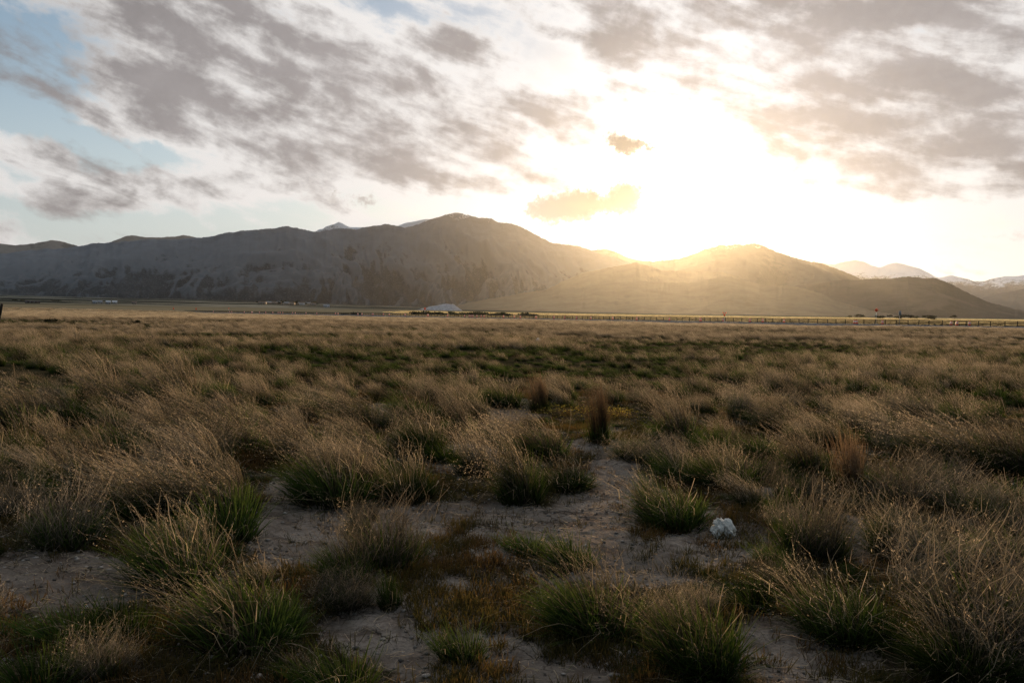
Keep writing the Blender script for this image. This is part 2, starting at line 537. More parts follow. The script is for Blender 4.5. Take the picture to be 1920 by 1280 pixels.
# ------------------------------------------------------------------ mountains
def rock_material(name, low, high, scrub_c, snow=None, snow_amt=0.5, scrub_lo=.50, base_dark=0.0, top=1000.0):
    m, gg, o = material(name)
    geo = gg.n('ShaderNodeNewGeometry')
    pos = geo.outputs['Position']
    sepp = gg.n('ShaderNodeSeparateXYZ')
    gg.put(sepp.inputs[0], pos)
    z = sepp.outputs[2]
    n1 = gg.noise(pos, .0016, 6, .62, .4)
    n2 = gg.noise(pos, .011, 6, .7)
    n3 = gg.noise(pos, .09, 3, .65)
    ht = gg.n('ShaderNodeAttribute', attribute_name='rise').outputs['Fac']
    gully = gg.n('ShaderNodeAttribute', attribute_name='gully').outputs['Fac']
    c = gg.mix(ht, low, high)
    c = gg.mix(gg.smooth(n2, .35, .7), c, tuple(x * .72 for x in high))
    k = gg.math('ADD', gg.math('MULTIPLY', n1, .40), gg.math('MULTIPLY', n2, .60))
    k = gg.math('ADD', k, gg.math('MULTIPLY', gg.math('SUBTRACT', gully, .45), .55))  # hollows coloured darker: tree cover, with relief shade painted in
    # one aspect of every spur coloured darker: relief shading painted in as woodland
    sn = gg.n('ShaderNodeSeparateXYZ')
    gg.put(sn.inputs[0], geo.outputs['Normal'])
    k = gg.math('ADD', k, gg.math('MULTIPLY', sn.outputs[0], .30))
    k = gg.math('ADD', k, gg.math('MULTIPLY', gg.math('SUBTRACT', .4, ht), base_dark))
    trees = gg.math('MULTIPLY', gg.smooth(k, scrub_lo - .04, scrub_lo + .16), gg.smooth(n3, .30, .50))  # tree cover together with the painted relief tone
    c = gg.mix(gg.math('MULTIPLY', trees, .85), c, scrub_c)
    if snow is not None:
        kk = gg.math('ADD', gg.math('MULTIPLY', gg.math('SUBTRACT', z, snow), 1.0 / 260.0), gg.math('MULTIPLY', gg.math('SUBTRACT', gg.math('ADD', gg.math('MULTIPLY', n2, .6), gg.math('MULTIPLY', n3, .4)), .5), 3.2))
        kk = gg.math('ADD', kk, gg.math('MULTIPLY', gg.math('SUBTRACT', n1, .5), 1.6))
        c = gg.mix(gg.math('MULTIPLY', gg.smooth(kk, .1, .7), snow_amt), c, (.84, .86, .90))
    principled(gg, o, c, .95, .05, n2, .5, 12.0)
    return m


def mountain(name, label, crest, D_top, D_foot, D_back, mat, spur=0.20, spur_len=900., rough=1.0, shape=1.15, seed=0, seg=2.2, foot_drop=25., rows=110):
    """a range from its skyline: crest = photo points of the ridge line, set D_top metres away"""
    ae = np.array([azel(*p) for p in crest])
    order = np.argsort(ae[:, 0])
    ae = ae[order]
    n = int((ae[-1, 0] - ae[0, 0]) * F_PX / seg) + 2
    a = np.linspace(ae[0, 0], ae[-1, 0], n)
    e = np.interp(a, ae[:, 0], ae[:, 1])
    ker = np.array([1, 2, 1.]) / 4
    e[1:-1] = np.convolve(e, ker, 'valid')
    dt = D_top(a) if callable(D_top) else np.full(n, float(D_top))
    df = D_foot(a) if callable(D_foot) else np.full(n, float(D_foot))
    db = dt + D_back
    e = e + (fbm(a * 230, a * 0 + seed, 4, .65, seed + 40) - .5) * 0.0022 * rough
    crest_z = CAM_Z + dt * np.tan(e)
    t = np.concatenate([np.linspace(0, 1, rows), 1 + np.linspace(0, 1, 26)[1:]])
    T, A = np.meshgrid(t, a, indexing='ij')
    front = T <= 1
    Dm = np.where(front, df + (dt - df) * np.minimum(T, 1), dt + (db - dt) * (T - 1))
    X, Y = Dm * np.sin(A), Dm * np.cos(A)
    g0 = land(df * np.sin(a), df * np.cos(a)) - foot_drop
    prof = np.where(front, np.minimum(T, 1) ** shape, np.clip(1 - (T - 1), 0, 1) ** 1.3)
    span = np.maximum(crest_z - g0, 5.0)
    Z = g0 + span * prof
    # spurs run down from the crest: noise long in depth, short along the range, warped
    arc = A * dt[None, :]
    wv = fbm(arc / 1500, Dm / 1500, 3, .5, seed + 3) * 2 - 1
    rd = fbm((arc + wv * 700) / spur_len, Dm / (spur_len * 2.3), 5, .5, seed + 11, True)
    sm = fbm((arc + wv * 260) / (spur_len * .32), Dm / (spur_len * .55), 4, .55, seed + 23, True)
    env = np.where(front, np.sin(np.pi * np.clip(T, 0, 1) ** .8) ** .7, 0.6 * np.sin(np.pi * np.clip(T - 1, 0, 1)))
    env = np.clip(env, 0, 1)
    carve = (1 - rd) * spur * 1.9 + (1 - sm) * spur * .55
    Z = Z - span * env * carve
    Z = np.maximum(Z, np.minimum(land(X, Y) - 30, Z + 1e9)) if False else Z
    i = np.arange(T.size).reshape(T.shape)
    q = np.stack([i[:-1, :-1], i[:-1, 1:], i[1:, 1:], i[1:, :-1]], -1).reshape(-1, 4)[:, ::-1]
    me = mesh_np(name, np.stack([X, Y, Z], -1).reshape(-1, 3), q, mat, True, {'rise': np.clip((Z - g0) / span, 0, 1).ravel(), 'gully': np.clip(((1 - rd) * .65 + (1 - sm) * .35 - .22) / .42, 0, 1).ravel()})
    ob = link(name, me)
    tag(ob, label, 'mountain', kind='structure')
    return ob


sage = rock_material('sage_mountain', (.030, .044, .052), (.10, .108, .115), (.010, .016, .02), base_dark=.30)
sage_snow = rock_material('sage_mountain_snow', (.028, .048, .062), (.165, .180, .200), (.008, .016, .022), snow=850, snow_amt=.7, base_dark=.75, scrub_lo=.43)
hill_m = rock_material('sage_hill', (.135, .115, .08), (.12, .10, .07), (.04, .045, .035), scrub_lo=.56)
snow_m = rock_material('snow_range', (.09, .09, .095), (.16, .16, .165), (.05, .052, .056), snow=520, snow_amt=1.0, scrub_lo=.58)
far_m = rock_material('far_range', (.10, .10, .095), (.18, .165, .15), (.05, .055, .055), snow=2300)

MAIN = [(-2300, 552), (-1700, 536), (-1100, 522), (-700, 516), (-420, 512), (-250, 500), (-120, 487), (0, 476), (87, 466), (110, 467), (143, 462), (173, 457), (217, 454), (277, 449), (333, 448), (390, 444), (417, 438),
        (450, 433), (493, 430), (513, 428), (537, 424), (560, 428), (580, 433), (600, 434), (640, 427), (667, 430), (700, 423), (727, 420), (757, 427), (780, 422),
        (810, 410), (833, 404), (857, 398), (877, 403), (897, 409), (920, 409), (937, 418), (960, 419), (980, 427), (1003, 440), (1037, 456), (1080, 460), (1100, 466),
        (1123, 475), (1147, 482), (1180, 492), (1230, 508), (1290, 530), (1340, 560)]
mountain('mountain', 'broad dark sage-covered mountain with the rounded snow-dusted summit', MAIN, 7200, 4600, 3500, sage_snow, .42, 700, 1.0, 1.15, 1)
mountain('mountain', 'low hazy hill at the far left end of the range',
         [(-1600, 560), (-1100, 520), (-700, 486), (-400, 468), (-200, 458), (-60, 452), (0, 456), (25, 460), (60, 457), (98, 450), (125, 455), (148, 462), (200, 480), (260, 500)], 11500, 9000, 2500, far_m, .18, 900, .8, 1.1, 2)
mountain('mountain', 'double-topped hazy hill peeking over the left ridge',
         [(150, 475), (205, 455), (235, 443), (250, 440.5), (270, 445), (300, 445), (330, 443), (345, 440.5), (362, 444), (420, 462)], 11000, 9000, 2500, far_m, .15, 900, .6, 1.1, 3)
mountain('mountain', 'small pale pointed peak behind the dark mountain',
         [(560, 450), (590, 434), (610, 426), (635, 416.5), (655, 426), (680, 426), (710, 428), (740, 426), (755, 419), (770, 416), (800, 411), (830, 412), (860, 425)], 9000, 7800, 2200,
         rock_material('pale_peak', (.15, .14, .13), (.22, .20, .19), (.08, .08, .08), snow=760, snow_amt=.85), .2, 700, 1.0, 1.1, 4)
mountain('mountain', 'low bump in the bright saddle below the sun',
         [(1040, 500), (1090, 474), (1110, 469), (1130, 467), (1147, 469), (1180, 484), (1210, 490), (1260, 505)], 9800, 8300, 2000, far_m, .16, 900, .6, 1.1, 5)
mountain('mountain', 'hazy triangular mountain with a snow streak right of the sun',
         [(1150, 500), (1200, 489.5), (1222, 490), (1249, 488), (1275, 484), (1309, 473), (1327, 465), (1354, 459), (1369, 460), (1384, 457), (1395, 460), (1414, 455), (1432, 461),
          (1455, 472), (1477, 479), (1500, 486), (1526, 491), (1545, 495), (1575, 506), (1597, 515), (1612, 522), (1660, 540), (1720, 565)], 8200, 5600, 3000,
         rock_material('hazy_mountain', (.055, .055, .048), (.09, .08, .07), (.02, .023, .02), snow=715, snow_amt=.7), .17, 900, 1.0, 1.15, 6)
mountain('mountain', 'twin snowy peaks behind the right hills',
         [(1470, 512), (1537, 492), (1552, 494), (1564, 495), (1586, 489), (1605, 487), (1620, 491), (1635, 498), (1650, 501), (1665, 495), (1680, 492), (1699, 496), (1717, 501), (1736, 509),
          (1755, 519), (1800, 540), (1850, 565)], 13500, 10500, 3000, snow_m, .24, 900, .8, 1.05, 7)
mountain('mountain', 'snow-streaked range at the far right edge',
         [(1700, 535), (1766, 520), (1779, 516), (1792, 518), (1807, 521), (1822, 526), (1841, 528), (1860, 523), (1879, 519), (1894, 517), (1905, 518), (1920, 515), (1960, 507), (2050, 500),
          (2200, 505), (2400, 520), (2800, 548), (3400, 600), (4000, 650)], 14500, 11000, 3000, snow_m, .24, 950, .8, 1.05, 8)
mountain('hill', 'dark foothill at the right edge below the snowy range',
         [(1760, 590), (1800, 572), (1860, 553), (1920, 541), (2000, 528), (2150, 520), (2350, 530), (2800, 565), (3300, 615), (3700, 650)], 9500, 7000, 2500, sage, .18, 800, .8, 1.1, 9)
mountain('hill', 'rounded dark brown hill in front of the snowy peaks',
         [(1380, 560), (1485, 536), (1537, 531), (1567, 526), (1579, 525), (1612, 525), (1646, 521), (1665, 522), (1699, 519), (1732, 521), (1755, 522), (1777, 530), (1800, 541), (1830, 556),
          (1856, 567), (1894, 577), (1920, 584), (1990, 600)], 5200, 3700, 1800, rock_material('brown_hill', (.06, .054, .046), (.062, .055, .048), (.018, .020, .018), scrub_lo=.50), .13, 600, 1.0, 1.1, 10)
mountain('hill', 'sunlit hazy ridge below the saddle',
         [(1020, 545), (1060, 525), (1100, 510), (1150, 500), (1193, 493), (1220, 500), (1237, 506), (1275, 507), (1312, 509), (1357, 510), (1380, 517), (1410, 530), (1460, 545), (1520, 570)],
         5600, 4300, 1500, hill_m, .15, 600, 1.0, 1.1, 11)
mountain('hill', 'long low golden hill behind the fence',
         [(800, 590), (867, 570), (900, 563), (933, 557), (967, 552), (993, 547), (1023, 543), (1067, 538), (1087, 540), (1120, 533), (1147, 530), (1173, 529), (1200, 527), (1252, 530), (1297, 530),
          (1331, 523), (1357, 518), (1387, 524), (1425, 534), (1485, 536), (1515, 543), (1545, 552), (1575, 566), (1640, 583), (1720, 598), (1800, 606)], 4000, 2700, 1500, hill_m, .13, 500, 1.0, 1.15, 12)


# ------------------------------------------------------------------ grass materials
def blade_material(name, root, body, tip, vary, trans=0.5, spec=0.15):
    """thin leaf: colour runs from root to tip, each blade and each tuft a little different"""
    m, gg, o = material(name)
    al = gg.n('ShaderNodeAttribute', attribute_name='along').outputs['Fac']
    tone = gg.n('ShaderNodeAttribute', attribute_name='tone').outputs['Fac']
    rnd = gg.n('ShaderNodeObjectInfo').outputs['Random']
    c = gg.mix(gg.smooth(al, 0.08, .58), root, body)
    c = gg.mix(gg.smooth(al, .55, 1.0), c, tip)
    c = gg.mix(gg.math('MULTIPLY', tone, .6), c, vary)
    hsv = gg.n('ShaderNodeHueSaturation')
    gg.put(hsv.inputs['Color'], c)
    gg.put(hsv.inputs['Value'], gg.lin(rnd, 0, 1, .50, 1.40))
    gg.put(hsv.inputs['Hue'], gg.lin(tone, 0, 1, .488, .512))
    c = hsv.outputs[0]
    d = gg.n('ShaderNodeBsdfDiffuse')
    t = gg.n('ShaderNodeBsdfTranslucent')
    gg.put(d.inputs[0], c)
    gg.put(t.inputs[0], c)
    mx = gg.n('ShaderNodeMixShader')
    mx.inputs[0].default_value = trans
    gg.t.links.new(d.outputs[0], mx.inputs[1])
    gg.t.links.new(t.outputs[0], mx.inputs[2])
    gg.t.links.new(mx.outputs[0], o.inputs[0])
    return m


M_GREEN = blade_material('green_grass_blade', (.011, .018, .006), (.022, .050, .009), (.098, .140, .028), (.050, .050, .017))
M_DRY = blade_material('straw_stalk', (.020, .024, .010), (.105, .085, .053), (.54, .435, .305), (.085, .075, .054), .56)  # green foot and straw, with shaded base and sunlit tips painted in
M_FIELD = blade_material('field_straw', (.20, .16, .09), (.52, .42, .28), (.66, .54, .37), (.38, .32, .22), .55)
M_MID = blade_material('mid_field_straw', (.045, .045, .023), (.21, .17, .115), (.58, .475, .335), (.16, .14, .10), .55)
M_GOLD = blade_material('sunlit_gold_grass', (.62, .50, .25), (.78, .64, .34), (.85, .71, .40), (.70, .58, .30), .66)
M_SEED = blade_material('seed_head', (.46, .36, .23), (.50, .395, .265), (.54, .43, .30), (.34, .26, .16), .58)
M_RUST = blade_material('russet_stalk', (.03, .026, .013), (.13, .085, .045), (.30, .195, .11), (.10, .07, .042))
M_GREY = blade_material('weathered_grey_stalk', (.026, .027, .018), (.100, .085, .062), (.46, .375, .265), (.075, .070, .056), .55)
M_HERB = blade_material('orange_ground_herb', (.035, .027, .014), (.125, .076, .027), (.22, .135, .045), (.045, .056, .018))
M_YELLOW = blade_material('yellow_blossom', (.55, .42, .06), (.62, .48, .07), (.70, .56, .10), (.5, .36, .05))


# ------------------------------------------------------------------ tuft meshes
def ribbons(rng, n, S, root_r, height, tilt, wind, droop, width, curl=0.0, hvar=.3, spread=.55, wvec=(-1, -.12), taper=1.4):
    """n thin ribbons of S segments rooted in a disc; returns points (n, S+1, 3) and the ribbon mesh"""
    ang = rng.uniform(0, 2 * np.pi, n)
    rr = root_r * np.sqrt(rng.uniform(0, 1, n))
    K = 7
    cl = rng.integers(K, size=n)
    ca, cr = rng.uniform(0, 2 * np.pi, K), root_r * np.sqrt(rng.uniform(0, 1, K))
    chh, cw = rng.uniform(.62, 1.10, K), rng.uniform(.55, 1.45, K)
    chh[0] = 1.1
    mixr = rng.uniform(0, 1, n) < .72
    rx = np.where(mixr, cr[cl] * np.cos(ca[cl]) + rng.normal(0, root_r * .26, n), rr * np.cos(ang))
    ry = np.where(mixr, cr[cl] * np.sin(ca[cl]) + rng.normal(0, root_r * .26, n), rr * np.sin(ang))
    rr, ang = np.minimum(np.hypot(rx, ry), root_r * 1.25), np.arctan2(ry, rx)
    root = np.stack([rr * np.cos(ang), rr * np.sin(ang), np.full(n, -.02)], -1)
    phi = np.abs(rng.normal(0, tilt, n)) + spread * rr / max(root_r, 1e-6) * tilt * 1.6
    phi = np.minimum(phi, 1.35)
    pa = ang + rng.normal(0, .7, n)
    d0 = np.stack([np.sin(phi) * np.cos(pa), np.sin(phi) * np.sin(pa), np.cos(phi)], -1)
    L = height * chh[cl] * 1.06 * (1 - hvar * rng.uniform(0, 1, n) ** 1.2) * (1 - .25 * (rr / max(root_r, 1e-6)) ** 2)
    s = np.linspace(0, 1, S + 1)[None, :, None]
    wv = np.array([wvec[0], wvec[1], 0.0])
    wi = (wind * cw[cl] * rng.uniform(.7, 1.25, n))[:, None, None]
    dr = (droop * rng.uniform(.2, 1.6, n))[:, None, None]
    p = d0[:, None, :] * s + wi * wv * s ** 1.9
    p[:, :, 2:] -= dr * s ** 3 + .32 * wi * s ** 2.4
    if curl:
        k = rng.uniform(1.0, 2.4, n)[:, None]
        ph = rng.uniform(0, 6.28, n)[:, None]
        am = (curl * rng.uniform(.2, 1.5, n))[:, None]
        ss = s[:, :, 0]
        p[:, :, 0] += am * ss * np.sin(ph + k * 6.28 * ss)
        p[:, :, 1] += am * ss * np.cos(ph * 1.7 + k * 5.1 * ss)
        p[:, :, 2] += am * .7 * ss * np.sin(ph * .6 + k * 7.0 * ss)
    p = root[:, None, :] + p * L[:, None, None]
    p[:, 1:, 2] = np.maximum(p[:, 1:, 2], .012)
    th = rng.uniform(0, np.pi, n)
    side = np.stack([np.cos(th), np.sin(th), np.zeros(n)], -1)[:, None, :]
    w = width * rng.uniform(.7, 1.4, n)[:, None, None] * (1 - .92 * s ** taper) * .5
    v = np.stack([p - side * w, p + side * w], 2)
    V = v.reshape(-1, 3)
    i = np.arange(n * (S + 1) * 2).reshape(n, S + 1, 2)
    q = np.stack([i[:, :-1, 0], i[:, :-1, 1], i[:, 1:, 1], i[:, 1:, 0]], -1).reshape(-1, 4)
    along = np.broadcast_to(s[:, :, 0], (n, S + 1))
    along = np.repeat(along.reshape(-1), 2)
    tone = np.repeat(rng.uniform(0, 1, n) ** 1.5, (S + 1) * 2)
    return p, (V, q, along, tone)


def skirt(rng, n, width=.0075):
    """dead stems fallen flat around the foot"""
    return ribbons(rng, n, 5, .36, .62, 1.05, .12, .55, width, .10, hvar=.7)[1]


def flecks(rng, p, per, size, lo=.6, jitter=.012):
    """small seed scales along the upper part of each stalk"""
    n, S1, _ = p.shape
    s = lo + (1 - lo) * rng.uniform(0, 1, (n, per))
    f = s * (S1 - 1)
    k = np.minimum(f.astype(int), S1 - 2)
    fr = (f - k)[..., None]
    a = np.take_along_axis(p, k[..., None], 1)
    b = np.take_along_axis(p, (k + 1)[..., None], 1)
    c = a + (b - a) * fr + rng.normal(0, jitter, (n, per, 3))
    d = b - a
    d = d / (np.linalg.norm(d, axis=-1, keepdims=True) + 1e-9) + rng.normal(0, .45, (n, per, 3))
    d = d / np.linalg.norm(d, axis=-1, keepdims=True)
    sd = rng.normal(0, 1, (n, per, 3))
    sd = np.cross(d, sd)
    sd /= np.linalg.norm(sd, axis=-1, keepdims=True) + 1e-9
    ln = size * rng.uniform(.6, 1.4, (n, per, 1))
    wd = ln * .22
    v = np.stack([c - d * ln, c + sd * wd, c + d * ln, c - sd * wd], 2).reshape(-1, 3)
    q = np.arange(len(v)).reshape(-1, 4)
    return v, q, np.full(len(v), .8), np.repeat(rng.uniform(0, 1, n * per), 4)


def merge(parts):
    V, Q, A, T, n = [], [], [], [], 0
    for v, q, a, t in parts:
        V.append(v); Q.append(q + n); A.append(a); T.append(t)
        n += len(v)
    return np.concatenate(V), np.concatenate(Q), np.concatenate(A), np.concatenate(T)


def blade_mesh(name, parts, mat, seeds=None, seed_mat=None):
    fm = np.concatenate([np.zeros(len(p_[1]), int) for p_ in parts] + ([np.ones(len(seeds[1]), int)] if seeds else []))
    v, q, a, t = merge(parts + ([seeds] if seeds else []))
    return mesh_np(name, v, q, None, False, {'along': a, 'tone': t}, [mat] + ([seed_mat] if seeds else []), fm)


RNG = np.random.default_rng(7)
LIB = {}


def lib(kind, k):
    """part meshes of variant k of a kind of tuft, one metre tall and about one metre wide"""
    key = (kind, k)
    if key in LIB:
        return LIB[key]
    r = np.random.default_rng(1000 * (k + 1) + sum(map(ord, kind)))
    parts = []
    if kind == 'wind':            # straw plume laid over by the wind, green at the foot
        p, dry = ribbons(r, 230, 5, .20, 1.25, .15 + .04 * (k % 3), [.45, .62, .80, .55, .95][k % 5], .05, .0110, .035)
        p2, dry2 = ribbons(r, 60, 5, .26, .80, .50, .40, .16, .0100, .07)
        parts.append(('dry_stalks', blade_mesh('dry_stalks', [dry, dry2, skirt(r, 160)], M_DRY, flecks(r, p, 6, .010, .55, .008), M_SEED)))
        _, gr = ribbons(r, 560, 4, .27, .60, .46, .18, .12, .0125)
        parts.append(('green_blades', blade_mesh('green_blades', [gr], M_GREEN)))
    elif kind == 'mixed':         # dark green clump with straw stems standing out of it
        _, gr = ribbons(r, 760, 4, .28, .68, .42, .16, .12, .0125)
        parts.append(('green_blades', blade_mesh('green_blades', [gr], M_GREEN)))
        p, dry = ribbons(r, 150, 5, .22, 1.10, .26, .38, .06, .0080, .06)
        _, dry2 = ribbons(r, 90, 4, .30, .66, .75, .18, .35, .0085, .12)
        parts.append(('dry_stalks', blade_mesh('dry_stalks', [dry, dry2, skirt(r, 200)], M_DRY, merge([flecks(r, p, 5, .008, .68, .006), ribbons(r, 26, 8, .22, 1.35, .50, .32, .40, .0095, .12, hvar=.5)[1]]), M_SEED)))
    elif kind == 'green':         # fresh upright blades
        _, gr = ribbons(r, 430, 4, .24, 1.0, .32, .12, .08, .0185, hvar=.6)
        parts.append(('green_blades', blade_mesh('green_blades', [gr], M_GREEN)))
        _, dry = ribbons(r, 90, 5, .26, .95, .50, .22, .20, .0060, .12)
        parts.append(('dry_stalks', blade_mesh('dry_stalks', [dry, skirt(r, 110, .006)], M_DRY, ribbons(r, 12, 8, .22, 1.25, .5, .3, .4, .012, .14, hvar=.5)[1], M_SEED)))
    elif kind == 'russet':        # tight upright sheaf
        p, dry = ribbons(r, 380, 4, .20, 1.10, .12, .22, .02, .0100, .03, hvar=.30)
        parts.append(('dry_stalks', blade_mesh('dry_stalks', [dry, flecks(r, p, 3, .012, .6)], M_RUST)))
        _, gr = ribbons(r, 360, 4, .25, .50, .34, .08, .06, .0125)
        parts.append(('green_blades', blade_mesh('green_blades', [gr], M_GREEN)))
    elif kind == 'scraggly':      # old weathered clump, curled ends
        p, dry = ribbons(r, 420, 7, .26, 1.02, .36, .10, .14, .0075, .18, hvar=.4)
        p2, dry2 = ribbons(r, 100, 7, .24, 1.08, .30, .16, .12, .0080, .15)
        parts.append(('dry_stalks', blade_mesh('dry_stalks', [dry, dry2, skirt(r, 220)], M_GREY, flecks(r, p2, 3, .012, .7), M_SEED)))
        _, gr = ribbons(r, 420, 4, .28, .62, .42, .10, .12, .0125)
        parts.append(('green_blades', blade_mesh('green_blades', [gr], M_GREEN)))
    elif kind in ('herb', 'weed'):          # low bush of yellow-tipped weeds
        p, st = ribbons(r, 420, 4, .36, .95, .45, .10, .06, .0070, .05)
        parts.append(('green_blades', blade_mesh('green_blades', [st], M_HERB)))
        if kind == 'herb':
            parts.append(('blossoms', blade_mesh('blossoms', [flecks(r, p[:200], 2, .026, .82, .03)], M_YELLOW)))
    LIB[key] = parts
    return parts


NVAR = {'wind': 5, 'mixed': 4, 'green': 4, 'russet': 2, 'scraggly': 4, 'herb': 2, 'weed': 2}
TUFTS = []          # (x, y, radius)


def tuft(px, py, hpx, wpx, kind, label, yaw=None, group='grass tufts on the open ground near the camera', name='grass_tuft'):
    x, y = on_ground(px, py)
    D = math.hypot(x, y)
    h, w = hpx / F_PX * D, wpx / F_PX * D
    rz = RNG.uniform(-.35, .35) if yaw is None else yaw
    root = empty(name, (x, y, float(ground_z(x, y)) - .01), rz)
    w = w * 1.16
    h = h * (1.30 if kind in ('wind', 'mixed', 'scraggly') else 1.08)
    root.scale = (w, w, h)
    tag(root, label, 'grass tuft' if kind not in ('herb', 'weed') else 'weed patch', group)
    for pn, me in lib(kind, int(RNG.integers(NVAR[kind]))):
        link(pn, me, root)
    TUFTS.append((x, y, w * .5))
    return root


